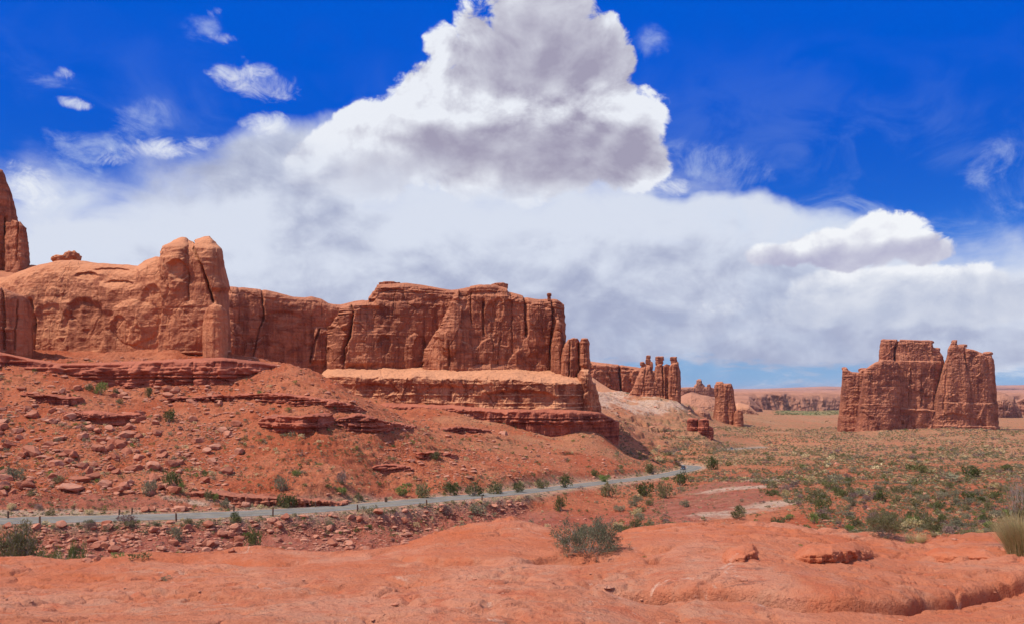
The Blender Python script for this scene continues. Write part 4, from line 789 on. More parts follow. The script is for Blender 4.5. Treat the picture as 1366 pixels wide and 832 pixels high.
formation('sandstone_butte', [
    dict(top=[(1117, 572), (1120, 545), (1123, 517), (1124, 500), (1124.6, 491), (1129, 489.8), (1131, 493), (1136, 495.5), (1146, 496), (1149, 492), (1156.5, 490.3), (1166, 491), (1172, 500)], base=578, dep=1330, thick=46, endn=2.6, taper=8, nx=200, nq=240, seed=151, **kw),
    dict(top=[(1140, 575), (1146, 545), (1150, 515), (1153, 498), (1157, 489.5), (1162, 485.5), (1168, 482), (1176, 479.5), (1190, 479.5), (1197, 483), (1200, 497)], base=[(1140, 580), (1171, 578), (1200, 572)], dep=1290, thick=54, endn=2.4, taper=10, nx=200, nq=260, seed=152, **kw),
    dict(top=[(1171, 490), (1172.5, 470), (1175.5, 453), (1178, 451.6), (1197, 451.6), (1198.5, 453.5), (1201, 451.8), (1226, 453), (1243, 453.4), (1244.6, 462), (1251, 465.3), (1255.5, 475), (1257.6, 487), (1257, 520), (1258, 540)], base=575, dep=1312, thick=60, endn=3.5, taper=8, nx=320, nq=340, seed=153,
         cap=1.2, bh=10, relief=[('crack', [(1198, 453), (1195, 470), (1193, 520), (1197, 540)], 1.3, 7), ('step', [(1197, 475), (1197, 545)], 1.5, 4, 30), ('ledge', [(1175, 480), (1250, 482)], 1.2, 2.5, 20), ('ledge', [(1192, 544), (1257, 547)], 1.2, 5, 25), ('crack', [(1228, 500), (1229, 540)], 1.5, 4), ('crack', [(1213, 490), (1213, 540)], 1.2, 3)], **kw),
    dict(top=[(1240, 570), (1245, 545), (1251, 517), (1258, 489), (1263, 477), (1265, 464), (1269.6, 456), (1271.5, 454), (1274, 453.8), (1276.4, 458.4), (1286.7, 459.7), (1289, 463.8), (1299, 465.4), (1310.7, 470), (1317, 470.5), (1322, 469.2), (1325, 482), (1328, 521), (1329.5, 555), (1331.5, 574)],
         base=578, dep=1300, thick=60, endn=3.2, taper=8, nx=340, nq=360, seed=154, cap=1.0, bh=8, relief=[('bump', 1275, 520, 18, 50, 5), ('crack', [(1287, 461), (1289, 490)], 1, 4), ('dent', 1300, 480, 8, 8, 3), ('ledge', [(1255, 536), (1330, 538)], .8, 2.0, 14), ('ledge', [(1250, 566), (1330, 569)], .8, 2.5, 14), ('dent', 1270, 558, 20, 8, 3), ('crack', [(1262, 500), (1258, 545)], 1.2, 3), ('dent', 1315, 490, 5, 12, 3)], **kw),
    dict(u=1273, v=455.5, ru=3.2, rv=2.6, dep=1335, seed=21), dict(u=1126.5, v=491.5, ru=3.0, rv=2.4, dep=1355, seed=22), dict(u=1318, v=471, ru=5, rv=2.4, dep=1335, seed=23), dict(u=1283, v=461, ru=6, rv=2.2, dep=1335, seed=24), dict(u=1152, v=493, ru=6, rv=2.6, dep=1350, seed=25), dict(u=1235, v=456, ru=9, rv=2.6, dep=1350, seed=26), dict(u=1248, v=466, ru=5, rv=2.6, dep=1345, seed=27)],
    bu, 'great flat-topped red sandstone butte split by a V notch, standing alone on the right plain', 'butte')
# far plateaus and canyon rims belong to the terrain
fk = dict(flute=16, blocks=18, big=8, L=110, fine=3, strata=6, sperz=14, cap=.8, bh=20)
M['plateau'] = M['far']
formation('mesa', [dict(top=[(975, 524), (1000, 523), (1040, 522), (1060, 524.5), (1100, 523), (1130, 524), (1180, 523), (1400, 524)], base=[(975, 545), (1100, 549), (1400, 552)], dep=[(975, 3000), (1050, 3300), (1400, 3900)], thick=900, endn=8, nx=620, nq=120, seed=161, taper=60, **fk)], M['plateau'], 'long far canyon rim with broken cliffs along the valley', 'mesa', kind='structure')
formation('mesa', [dict(top=[(930, 534), (960, 531), (985, 528.5), (1000, 529), (1005, 534), (1015, 545)], base=550, dep=2300, thick=420, endn=3, sect=LOAF, nx=220, nq=90, seed=162, taper=10, **dict(fk, blocks=8, flute=8))], M['plateau'], 'low layered far mesa right of the stone pillar', 'mesa', kind='structure')
formation('mesa', [dict(top=[(955, 548), (970, 540), (985, 537.5), (1000, 541), (1012, 551)], base=556, dep=1750, thick=160, endn=2.5, sect=LOAF, nx=160, nq=70, seed=163, big=6, L=45, flute=3, blocks=4, fine=2)], M['bench'], 'pale low rock mound beyond the stone pillar', 'mesa', kind='structure')
formation('mesa', [dict(top=[(1318, 520), (1340, 524), (1352, 530), (1356, 541), (1362, 552)], base=557, dep=2100, thick=220, endn=3, sect=LOAF, nx=150, nq=90, seed=164, big=6, L=45, flute=4, blocks=4, fine=2)], M['far'], 'low rounded far mesa right behind the great butte', 'mesa', kind='structure')
formation('mesa', [dict(top=[(1340, 545), (1362, 531), (1380, 528), (1420, 530), (1500, 530), (1600, 545)], base=557, dep=2350, thick=220, endn=3, nx=200, nq=90, seed=165, big=6, L=45, flute=4, blocks=4, fine=2, strata=3)], M['far'], 'low layered far mesa at the right edge', 'mesa', kind='structure')
formation('plateau', [dict(top=[(700, 520), (900, 519), (1000, 518.6), (1060, 516), (1095, 514.6), (1130, 516.6), (1250, 518), (1320, 513.5), (1366, 513), (1450, 512), (1900, 519)], base=524, dep=16000, thick=3000, endn=8, nx=400, nq=60, seed=166, big=25, L=900, flute=30, blocks=30, fine=6, strata=10, sperz=40, sink=200)], M['far'], 'bluish far plateau on the horizon', 'plateau', kind='structure')
formation('plateau', [dict(top=[(700, 524), (900, 522.5), (980, 521), (1120, 520.5), (1300, 521), (1400, 520), (1900, 524)], base=530, dep=7500, thick=2500, endn=8, nx=500, nq=60, seed=167, big=16, L=420, flute=20, blocks=24, fine=4, strata=8, sperz=20, sink=60)], M['far'], 'dark banded middle plateau below the horizon', 'plateau', kind='structure')
# ------------------------------------------------------------ loose rock
def ico(sub):
    t = (1+5**.5)/2
    v = [(-1, t, 0), (1, t, 0), (-1, -t, 0), (1, -t, 0), (0, -1, t), (0, 1, t), (0, -1, -t), (0, 1, -t), (t, 0, -1), (t, 0, 1), (-t, 0, -1), (-t, 0, 1)]
    f = [(0, 11, 5), (0, 5, 1), (0, 1, 7), (0, 7, 10), (0, 10, 11), (1, 5, 9), (5, 11, 4), (11, 10, 2), (10, 7, 6), (7, 1, 8), (3, 9, 4), (3, 4, 2), (3, 2, 6), (3, 6, 8), (3, 8, 9), (4, 9, 5), (2, 4, 11), (6, 2, 10), (8, 6, 7), (9, 8, 1)]
    v = [np.array(p, float)/math.sqrt(1+t*t) for p in v]
    for _ in range(sub):
        cache = {}; nf = []
        def mid(a, b):
            k = (min(a, b), max(a, b))
            if k not in cache: p = v[a]+v[b]; v.append(p/np.linalg.norm(p)); cache[k] = len(v)-1
            return cache[k]
        for a, b_, c_ in f:
            x, y, z = mid(a, b_), mid(b_, c_), mid(c_, a); nf += [(a, x, z), (b_, y, x), (c_, z, y), (x, y, z)]
        f = nf
    return np.array(v), np.array(f)
def rock_shape(sub, rg, flat=0.7, cuts=11, rough=0.03):
    v, f = ico(sub); v = v.copy()
    for _ in range(cuts):
        n = rg.normal(size=3); n /= np.linalg.norm(n); d = rg.uniform(0.52, 0.82); s = v@n; k = s > d; v[k] -= (s[k]-d)[:, None]*n
    v *= np.array([rg.uniform(.9, 1.25), rg.uniform(.75, 1.0), flat*rg.uniform(.8, 1.15)])
    if rough: v += v*(fb3(v[:, 0]*2.2+rg.uniform(0, 50), v[:, 1]*2.2, v[:, 2]*2.2, 4, .6)*rough*2.2)[:, None]
    v /= np.abs(v[:, 0]).max(); return v, f
rg = np.random.default_rng(11)
BIGR = [rock_shape(4, rg, .75, 10, .045) for _ in range(7)]
MIDR = [rock_shape(2, rg, .7, 9, .03) for _ in range(8)]
SMALLR = [rock_shape(1, rg, .6, 6, .0) for _ in range(10)]
TINYR = [rock_shape(0, rg, .6, 3, .0) for _ in range(6)]
def rotz(v, a): c, s = math.cos(a), math.sin(a); return np.stack([v[:, 0]*c-v[:, 1]*s, v[:, 0]*s+v[:, 1]*c, v[:, 2]], -1)
rockmesh = {}
def add_boulder(x, y, z, rx, rz_, var, yaw, label, cat='boulder', group=None, big=True, name='boulder', mat=None):
    lib = BIGR if big else MIDR; key = (big, var % len(lib), mat)
    if key not in rockmesh:
        v, f = lib[var % len(lib)]; o = mesh_np(name, v, None, M[mat or 'boulder'], smooth=False, tris=f); rockmesh[key] = o.data
    else:
        o = bpy.data.objects.new(name, rockmesh[key]); sc.collection.objects.link(o)
    hz = np.abs(lib[var % len(lib)][0][:, 2]).max()
    o.location = (x, y, z+rz_*0.32); o.rotation_euler = (rg.uniform(-.2, .2), rg.uniform(-.2, .2), yaw); o.scale = (rx, rx*rg.uniform(.75, 1), rz_/hz*0.80)
    return tag(o, label, cat, group)
# u, base v, width px, height px, what it looks like and where
BOULD = [(43, 606, 24, 24, 'tall dark-faced boulder, largest of the tumbled blocks at the left end of the talus'), (95, 653, 33, 16, 'broad low pale orange boulder lying in front of a darker block above the road'),
         (108, 641, 27, 12, 'flat dark-sided block resting behind the broad pale orange boulder'), (118, 631, 16, 16, 'upright round orange boulder just above the flat dark-sided block'),
         (154, 655, 29, 13, 'long grey-pink boulder lying alone on the bench above the road'), (170, 583, 26, 16, 'large smooth tilted slab of orange rock in the middle of the rubble'),
         (204, 624, 20, 17, 'upper of two stacked orange boulders beside the big green bush'), (205, 639, 19, 15, 'lower of two stacked orange boulders beside the big green bush'),
         (210, 652, 20, 13, 'brown boulder wedged against the foot of the big green bush'), (181, 626, 19, 13, 'reddish boulder just left of the two stacked orange ones'),
         (43, 556, 21, 16, 'angular block leaning at the top of the left rubble pile'), (65, 614, 14, 11, 'small rust boulder right of the tall dark-faced one'),
         (33, 608, 17, 12, 'rounded boulder tucked under the left side of the tall dark-faced one'), (93, 617, 16, 13, 'pale cracked boulder among grey-green brush on the talus'),
         (12, 595, 18, 15, 'orange boulder at the left edge of the talus'), (68, 563, 19, 9, 'flat slab below the shaded rim of the talus'), (29, 520, 13, 9, 'block perched high under the left buttress'),
         (14, 472, 12, 9, 'light block perched on the ledge under the left buttress'), (151, 735, 9, 7, 'small round pale boulder on the bank below the road'), (215, 733, 18, 9, 'pale angular block on the bank below the road'),
         (276, 735, 16, 11, 'dark red block near the foot of the roadside bank'), (78, 729, 15, 9, 'dark brown rock beside the big left bush'), (310, 736, 12, 9, 'pale split stone at the foot of the bank beside a dark green bush'),
         (130, 748, 12, 11, 'red block standing on the rim of the foreground slickrock'), (115, 749, 16, 8, 'flat red slab on the rim of the foreground slickrock'), (540, 725, 14, 5, 'low broken red slab on the rim of the slickrock'),
         (290, 627, 14, 8, 'dark tumbled block in the gully at the middle of the slope'), (130, 598, 16, 10, 'rust block in the gully left of the tilted slab'), (145, 612, 15, 10, 'pale orange block downhill of the tilted slab')]
for i, (u, v, w, h, lab) in enumerate(BOULD):
    p = hit(u, v, 12)
    if p is None: continue
    x, y, z, fg = p; mpp = y/F
    add_boulder(x, y, z, w*mpp/2, h*mpp/2*1.1, i, rg.uniform(0, 6.28), lab)
def zone_of(u, v, y):
    d = 0
    if y < 22: return 'the foreground slickrock'
    if u > 860 and v > 640: return 'the scrub flat behind the foreground rock'
    if u > 800 and v > 590: return 'the plain around the far road bends'
    if u > 780: return 'the far valley floor'
    return None
cand = []
def dens_rock(u, v):
    d = 0.05
    if u < 300 and v < 660: d = 0.55+0.45*math.exp(-((u-120)/130)**2)*(v > 520)
    if 300 <= u < 560 and v < 560: d = .5
    if 180 < u < 330 and 560 < v < 640: d = .8
    if u < 700 and v > 690-0.05*u: d = .75
    if 500 < u < 830 and v < 640: d = .5
    if 780 < u < 960 and 540 < v < 580: d = .35
    if 1090 < u < 1340 and v < 590: d = .22
    return d
pr = np.random.default_rng(23)
def on_road(x, y):
    return np.hypot(ROADC[:, 0]-x, ROADC[:, 1]-y).min() < 6.0
NS = 130000; US = pr.uniform(-30, 1396, NS); VS = 476+(755-476)*pr.uniform(size=NS); CL = n2(US/14.0, VS/7.0, 77)+0.6*n2(US/45.0, VS/20.0, 78); DR = np.array([dens_rock(u, v) for u, v in zip(US, VS)])
keep = pr.uniform(size=NS) < DR*np.where(CL > 0.1, 1.0, 0.3); rocks = []
for u, v, dr in zip(US[keep], VS[keep], DR[keep]):
    p = hit(u, v, 25)
    if p is None or p[3] or p[1] > 1500 or p[1] < 60: continue
    x, y, z, _ = p
    s = min(0.10*pr.pareto(2.2 if u > 320 else 1.9)+0.085, 0.85 if u > 320 or v > 660 else 1.2)*(1+y/900)
    if dr < .3: s = min(s, .5)
    if y > 450: s *= 1.6
    rocks.append((s*F/y, u, v, x, y, z, s))
for _ in range(1500):      # some scattered by area, so the ground is not bare from elsewhere
    a = R(pr.uniform(-60, 45)); r = pr.uniform(110, 400); x, y = r*math.sin(a), r*math.cos(a)
    rocks.append((0, 0, 0, x, y, ground_z(x, y), 0.12*pr.pareto(2.2)+.10))
dd, _ = road_dist(np.array([t[3] for t in rocks]), np.array([t[4] for t in rocks])); rocks = [t for t, d_ in zip(rocks, dd) if d_ > 5.6]
rocks.sort(key=lambda t: -t[0])
for i, (px_, u, v, x, y, z, s) in enumerate(rocks[:230]):
    if v > 690-0.05*u and u < 700: zn = 'on the stony bank below the road'
    elif u < 300 and v > 600: zn = 'among the tumbled rubble low on the left talus'
    elif u < 300: zn = 'among the tumbled rubble high on the left talus'
    elif u < 560: zn = 'on the red hill in front of the mesa'
    elif u < 830: zn = 'on the slope below the mesa bench'
    else: zn = 'on the open valley floor'
    sz = 'larger' if i < 80 else 'smaller'
    add_boulder(x, y, z, s, s*0.75, int(pr.integers(0, 99)), pr.uniform(0, 6.28), f'{sz} angular red block of sandstone {zn}', 'boulder', f'{sz} sandstone blocks {zn}', big=False)
def merged(lib_of, items, name, mats, label, cat, group=None, smooth=False, quads=False, attrs_of=None):
    Vs, Fs, o_ = [], [], 0; A = []
    for it in items:
        v, f = lib_of(it); x, y, z = it['p']; vv = rotz(v, it['yaw'])*np.array(it['s'])+np.array([x, y, z]); Vs.append(vv); Fs.append(f+o_); o_ += len(v)
        if attrs_of: A.append(np.full(len(v), attrs_of(it), np.float32))
    V = np.vstack(Vs); Fq = np.vstack(Fs); at = {'tone': np.concatenate(A)} if attrs_of else None
    o = mesh_np(name, V, Fq if quads else None, mats, smooth=smooth, tris=None if quads else Fq, attrs=at); return tag(o, label, cat, group, 'stuff')
its = [dict(p=(x, y, z+s*.12), yaw=pr.uniform(0, 6.28), s=(s, s*pr.uniform(.7, 1), s*pr.uniform(.6, 1)), px=px_, k=int(pr.integers(0, 99))) for (px_, u, v, x, y, z, s) in rocks[230:]]
merged(lambda it: (SMALLR if it['px'] > 1.6 else TINYR)[it['k'] % 6], its, 'rubble', M['boulder'], 'small broken red stones strewn over the talus, banks and valley floor', 'rubble')
# pebbles and flakes lying on the slickrock
its = []
for _ in range(420):
    u = pr.uniform(0, 1366); v = 832-(832-700)*pr.uniform()**1.0; p = hit(u, v, 7)
    if p is None or not p[3]: continue
    c_ = n2(np.array([p[0]/1.1]), np.array([p[1]/1.1]), 79)[0]
    if c_ < 0.05: continue
    s = 0.010+0.012*pr.pareto(2.5); s = min(s, .07); its.append(dict(p=(p[0], p[1], p[2]+s*.15), yaw=pr.uniform(0, 6.28), s=(s, s*.8, s*.6), k=int(pr.integers(0, 99))))
merged(lambda it: SMALLR[it['k'] % 10], its, 'pebbles', M['boulder'], 'loose red pebbles and flakes lying on the foreground slickrock', 'pebbles')

# ------------------------------------------------------------ vegetation
def leaf_mat(name, a, b_, dry=None):
    m, b = new_mat(name, 0.75, 0.2); P = geo(); oi = X(X.nt.nodes.new('ShaderNodeObjectInfo').outputs['Random'])
    n = noise(P, 1.7, 3, 0.6)*0.6+oi*0.4
    c = xmix(n.sm(0.32, 0.68), a, b_)
    if dry: c = xmix(noise(P, 0.9, 4, .7).sm(.5, .65)*0.5, c, dry)
    lk(c, b.inputs['Base Color'])
    tr = X.nt.nodes.new('ShaderNodeBsdfTranslucent'); X.nt.links.new(c.k, tr.inputs[0]); ms = X.nt.nodes.new('ShaderNodeMixShader'); ms.inputs[0].default_value = 0.25
    out = X.nt.nodes['Material Output']; X.nt.links.new(b.outputs[0], ms.inputs[1]); X.nt.links.new(tr.outputs[0], ms.inputs[2]); X.nt.links.new(ms.outputs[0], out.inputs[0])
    M[name] = m
leaf_mat('olive', (0.135, 0.125, 0.048), (0.235, 0.205, 0.09), (0.25, 0.19, 0.10))
leaf_mat('sage', (0.20, 0.19, 0.11), (0.32, 0.29, 0.175), (0.27, 0.19, 0.13))
leaf_mat('darkgreen', (0.085, 0.098, 0.028), (0.155, 0.158, 0.052))
leaf_mat('brightgreen', (0.12, 0.18, 0.035), (0.24, 0.28, 0.08))
leaf_mat('deadbrush', (0.21, 0.13, 0.11), (0.34, 0.22, 0.17))
leaf_mat('straw', (0.50, 0.38, 0.17), (0.72, 0.58, 0.32), (0.42, 0.38, 0.17))
leaf_mat('sagefg', (0.15, 0.15, 0.085), (0.27, 0.25, 0.16), (0.22, 0.17, 0.11))
m, b = new_mat('twig', 0.9, 0.1); lk(xmix(noise(geo(), 9, 4, .7).sm(.35, .65), (0.20, 0.155, 0.12), (0.42, 0.36, 0.30)), b.inputs['Base Color']); M['twig'] = m
def leaves(rg_, n, size, shape='ball', elong=2.2, up=0.25):
    """leaf quads spread unevenly through a lumpy crown of unit radius standing on z=0"""
    nl = 9; a = rg_.uniform(0, 6.28, nl); rr = rg_.uniform(.25, .72, nl); cx, cy = np.cos(a)*rr, np.sin(a)*rr; cz = rg_.uniform(.28, .85, nl)*(1.0-0.45*rr); cr = rg_.uniform(.18, .38, nl)
    k = rg_.integers(0, nl, n); d = rg_.normal(size=(n, 3)); d /= np.linalg.norm(d, axis=1)[:, None]; r = cr[k]*(0.55+0.5*rg_.uniform(size=n)**.5)
    c = np.stack([cx[k], cy[k], cz[k]], -1)+d*r[:, None]; c[:, 2] = np.abs(c[:, 2])+0.02
    ax = d+rg_.normal(size=(n, 3))*0.6+np.array([0, 0, up]); ax /= np.linalg.norm(ax, axis=1)[:, None]
    sd = np.cross(ax, rg_.normal(size=(n, 3))); sd /= np.linalg.norm(sd, axis=1)[:, None]; s = size*rg_.uniform(.6, 1.4, n)[:, None]
    q = np.stack([c-sd*s*.5, c+ax*s*elong*.5-sd*s*.15, c+ax*s*elong, c+sd*s*.5], 1)
    return q.reshape(-1, 3), np.arange(n*4).reshape(-1, 4)
def tubes(segs):
    """segs: list of (p, q, r0, r1): three-sided tapering twigs"""
    P = np.array([s[0] for s in segs]); Q = np.array([s[1] for s in segs]); r0 = np.array([s[2] for s in segs])[:, None]; r1 = np.array([s[3] for s in segs])[:, None]
    d = Q-P; d /= np.linalg.norm(d, axis=1)[:, None]+1e-9; a = np.cross(d, [0.31, 0.52, 0.79]); a /= np.linalg.norm(a, axis=1)[:, None]; b_ = np.cross(d, a)
    vs = []
    for X0, r in ((P, r0), (Q, r1)):
        for k in range(3): vs.append(X0+(a*math.cos(k*2.094)+b_*math.sin(k*2.094))*r)
    V = np.stack(vs, 1); n = len(segs); o_ = np.arange(n)[:, None]*6
    F_ = np.concatenate([o_+np.array([[k, (k+1) % 3, 3+(k+1) % 3, 3+k]]) for k in range(3)])
    return V.reshape(-1, 3), F_
def branching(rg_, n0, length, r, spread, levels, tips, kids=3, bend=.35, base_r=.08):
    segs = []
    def grow(p, d, L, r, lev):
        q = p
        for i in range(3):
            d = d+rg_.normal(size=3)*bend*.35; d[2] += .05; d = d/np.linalg.norm(d); nq = q+d*L/3; segs.append((q, nq, r*(1-.2*i), r*(1-.2*(i+1)))); q = nq
            if lev > 0 and i > 0:
                for _ in range(kids-1 if i == 1 else kids): grow(q, d+rg_.normal(size=3)*.55, L*.55*rg_.uniform(.7, 1.2), r*.5, lev-1)
        if lev == 0: tips.append((q, d))
    for _ in range(n0):
        a = rg_.uniform(0, 6.28); t = spread*math.sqrt(rg_.uniform()); d = np.array([math.cos(a)*math.sin(t), math.sin(a)*math.sin(t), math.cos(t)])
        grow(np.array([math.cos(a)*base_r*rg_.uniform(), math.sin(a)*base_r*rg_.uniform(), -.03]), d, length*rg_.uniform(.75, 1.1), r, levels)
    return segs
def tip_leaves(rg_, tips, per, size, rad, elong=2.5):
    k = np.repeat(np.arange(len(tips)), per); T = np.array([t[0] for t in tips])[k]; Dn = np.array([t[1] for t in tips])[k]; n = len(k)
    c = T+rg_.normal(size=(n, 3))*rad-Dn*rg_.uniform(0, 1.0, n)[:, None]*rad*3
    ax = Dn+rg_.normal(size=(n, 3))*.6; ax /= np.linalg.norm(ax, axis=1)[:, None]; sd = np.cross(ax, rg_.normal(size=(n, 3))); sd /= np.linalg.norm(sd, axis=1)[:, None]
    s = size*rg_.uniform(.6, 1.4, n)[:, None]; q = np.stack([c-sd*s*.4, c+ax*s*elong*.5-sd*s*.3, c+ax*s*elong, c+sd*s*.4], 1); return q.reshape(-1, 3), np.arange(n*4).reshape(-1, 4)
def plant(name, u, v, label, cat, build, parts, scale=1.0, yaw=0.0, dmin=9, zoff=-.02, pos=None):
    p = pos or hit(u, v, dmin); x, y, z = p[:3]
    e = bpy.data.objects.new(name, None); sc.collection.objects.link(e); e.location = (x, y, z+zoff); e.rotation_euler = (0, 0, yaw); e.empty_display_size = .2
    if not isinstance(scale, tuple): scale = (scale,)*3
    e.scale = scale; tag(e, label, cat)
    for nm, (V, Fq), mt in build: mesh_np(nm, V, Fq, M[mt], smooth=False, parent=e)
    return e
g1 = np.random.default_rng(5)
# the wide grey-green bush in front
tips = []; segs = branching(g1, 60, .60, .010, 1.2, 2, tips, kids=2, bend=.4, base_r=.34)
T = tubes(segs); Lf = tip_leaves(g1, tips, 22, .020, .04)
print('bush', len(segs), len(tips))
plant('desert_bush', 785, 737, 'wide grey-green bush with bare pale twigs, alone on the middle of the foreground slickrock', 'bush', [('branches', T, 'twig'), ('foliage', Lf, 'sagefg' if 'sagefg' in M else 'sage')], None, scale=(.62, .60, .64), dmin=12)
tips = []; segs = branching(g1, 60, .46, .006, .85, 2, tips, kids=2, bend=.3, base_r=.12)
plant('desert_bush', 1181, 716, 'round olive bush growing on the rim of the foreground slickrock at right', 'bush', [('branches', tubes(segs), 'twig'), ('foliage', tip_leaves(g1, tips, 14, .016, .03), 'olive')], None, scale=(.60, .60, .70), dmin=12)
def blades(rg_, n, h, spread, w=.004, br=.12):
    segs = []
    for _ in range(n):
        a = rg_.uniform(0, 6.28); t = spread*rg_.uniform()**.8; L = h*rg_.uniform(.55, 1.05); p = np.array([math.cos(a)*br*rg_.uniform(), math.sin(a)*br*rg_.uniform(), -.02]); d = np.array([math.cos(a)*math.sin(t), math.sin(a)*math.sin(t), math.cos(t)]); ww = w
        for i in range(4):
            q = p+d*L/4; segs.append((p, q, ww, ww*.72)); ww *= .72; p = q; d = d+np.array([math.cos(a), math.sin(a), -.25])*.07+rg_.normal(size=3)*.05; d /= np.linalg.norm(d)
    return tubes(segs)
plant('grass_tuft', 1372, 738, 'tall dry straw-coloured grass tuft cut by the right edge of the picture', 'grass tuft', [('blades', blades(g1, 2600, .86, .62, .0042, .42), 'straw'), ('stems', blades(g1, 160, .7, .5, .005, .4), 'brightgreen')], None, scale=(.85, .85, .88), dmin=12)
plant('grass_tuft', 1222, 721, 'low pale dry tuft just right of the round olive bush', 'grass tuft', [('blades', blades(g1, 420, .26, 1.0, .003, .16), 'straw')], None, dmin=12)
for (u, v, s_, lab, mt) in ((1213, 724, .10, 'small bright green plant at the foot of the pale dry tuft', 'brightgreen'), (1068, 727, .06, 'tiny green plant on the bare slickrock right of centre', 'brightgreen'), (223, 772, .10, 'tiny pale green plant alone on the bare slickrock at left', 'sage'),
                         (860, 742, .05, 'tiny green sprig by the dark crevice right of the wide bush', 'brightgreen'), (158, 742, .16, 'bright green sprout on the far side of the rim at left', 'brightgreen'), (187, 746, .22, 'olive green clump on the far side of the rim at left', 'olive')):
    plant('small_plant', u, v, lab, 'plant', [('leaves', leaves(g1, 160, .12, up=1.0), mt)], None, scale=(s_, s_, s_*.8), dmin=8)
# big left greasewood clump behind the slickrock rim
def clump(name, u, D_, vt, vb, wpx, label, mt, n0=26, seed=3, lv=3, per=7):
    g = np.random.default_rng(seed); x, y = (u-683)/F*D_, D_; z = ground_z(x, y); h = (HY-vt)/F*D_-z; wd = wpx/F*D_
    tips = []; segs = branching(g, n0, .50, .016, 1.0, lv-1, tips, kids=3, bend=.4, base_r=.15); S_ = np.array([t[0] for t in tips]); k = S_[:, 2].max(); rx = np.abs(S_[:, 0]).max()
    e = plant(name, 0, 0, label, 'bush', [('branches', tubes(segs), 'twig'), ('foliage', tip_leaves(g, tips, per, .022, .045), mt)], None, scale=(wd/2/rx, wd/2/rx, h/k), pos=(x, y, z)); return e
clump('greasewood_bush', 22, 36, 693, 755, 84, 'big dark olive bush rising behind the slickrock rim at the left edge', 'olive', 26, 3)
clump('greasewood_bush', 64, 33, 722, 755, 44, 'lower yellow-green skirt of brush right of the big left bush', 'brightgreen', 20, 4)
clump('greasewood_bush', 103, 34, 718, 750, 34, 'upright green bush between the big left bush and the red rim blocks', 'brightgreen', 18, 6)
clump('greasewood_bush', 85, 31, 737, 752, 34, 'thin low weeds in front of the upright green bush at left', 'straw', 12, 8)
p_ = px2w(1360, 712, 18.3); segs = branching(g1, 40, .8, .010, .5, 1, [], kids=3, bend=.3, base_r=.3); plant('desert_bush', 0, 0, 'tall brown-green twiggy bush behind the straw grass at the right edge', 'bush', [('branches', tubes(segs), 'twig'), ('foliage', leaves(g1, 1500, .035, elong=2.4, up=1.0), 'olive')], None, scale=(.42, .42, 1.15), pos=(p_[0], p_[1], ground_z(p_[0], p_[1])))
# shared crowns for the shrubs of the valley
g2 = np.random.default_rng(9); SHV = {}
def shrub_data(mt, var):
    key = (mt, var)
    if key not in SHV:
        g = np.random.default_rng(100+var*7+len(mt)); V, Fq = leaves(g, 620, .085, elong=1.9, up=.3); segs = []
        for _ in range(16):
            a = g.uniform(0, 6.28); t = g.uniform(.1, 1.1); segs.append((np.array([0, 0, -.05]), np.array([math.cos(a)*math.sin(t), math.sin(a)*math.sin(t), math.cos(t)])*g.uniform(.5, .85), .022, .007))
        V2, F2 = tubes(segs); me = mesh_np('shrub', np.vstack([V, V2]), np.vstack([Fq, F2+len(V)]), [M[mt], M['twig']], smooth=False)
        me.data.polygons.foreach_set('material_index', np.concatenate([np.zeros(len(Fq), np.int32), np.ones(len(F2), np.int32)])); SHV[key] = me.data; bpy.data.objects.remove(me)
    return SHV[key]
def add_shrub(x, y, z, r, h, mt, var, label, group=None):
    o = bpy.data.objects.new('desert_shrub', shrub_data(mt, var)); sc.collection.objects.link(o); o.location = (x, y, z-.04); o.scale = (r, r*g2.uniform(.8, 1.1), h*1.05); o.rotation_euler = (0, 0, g2.uniform(0, 6.28))
    return tag(o, label, 'shrub', group)
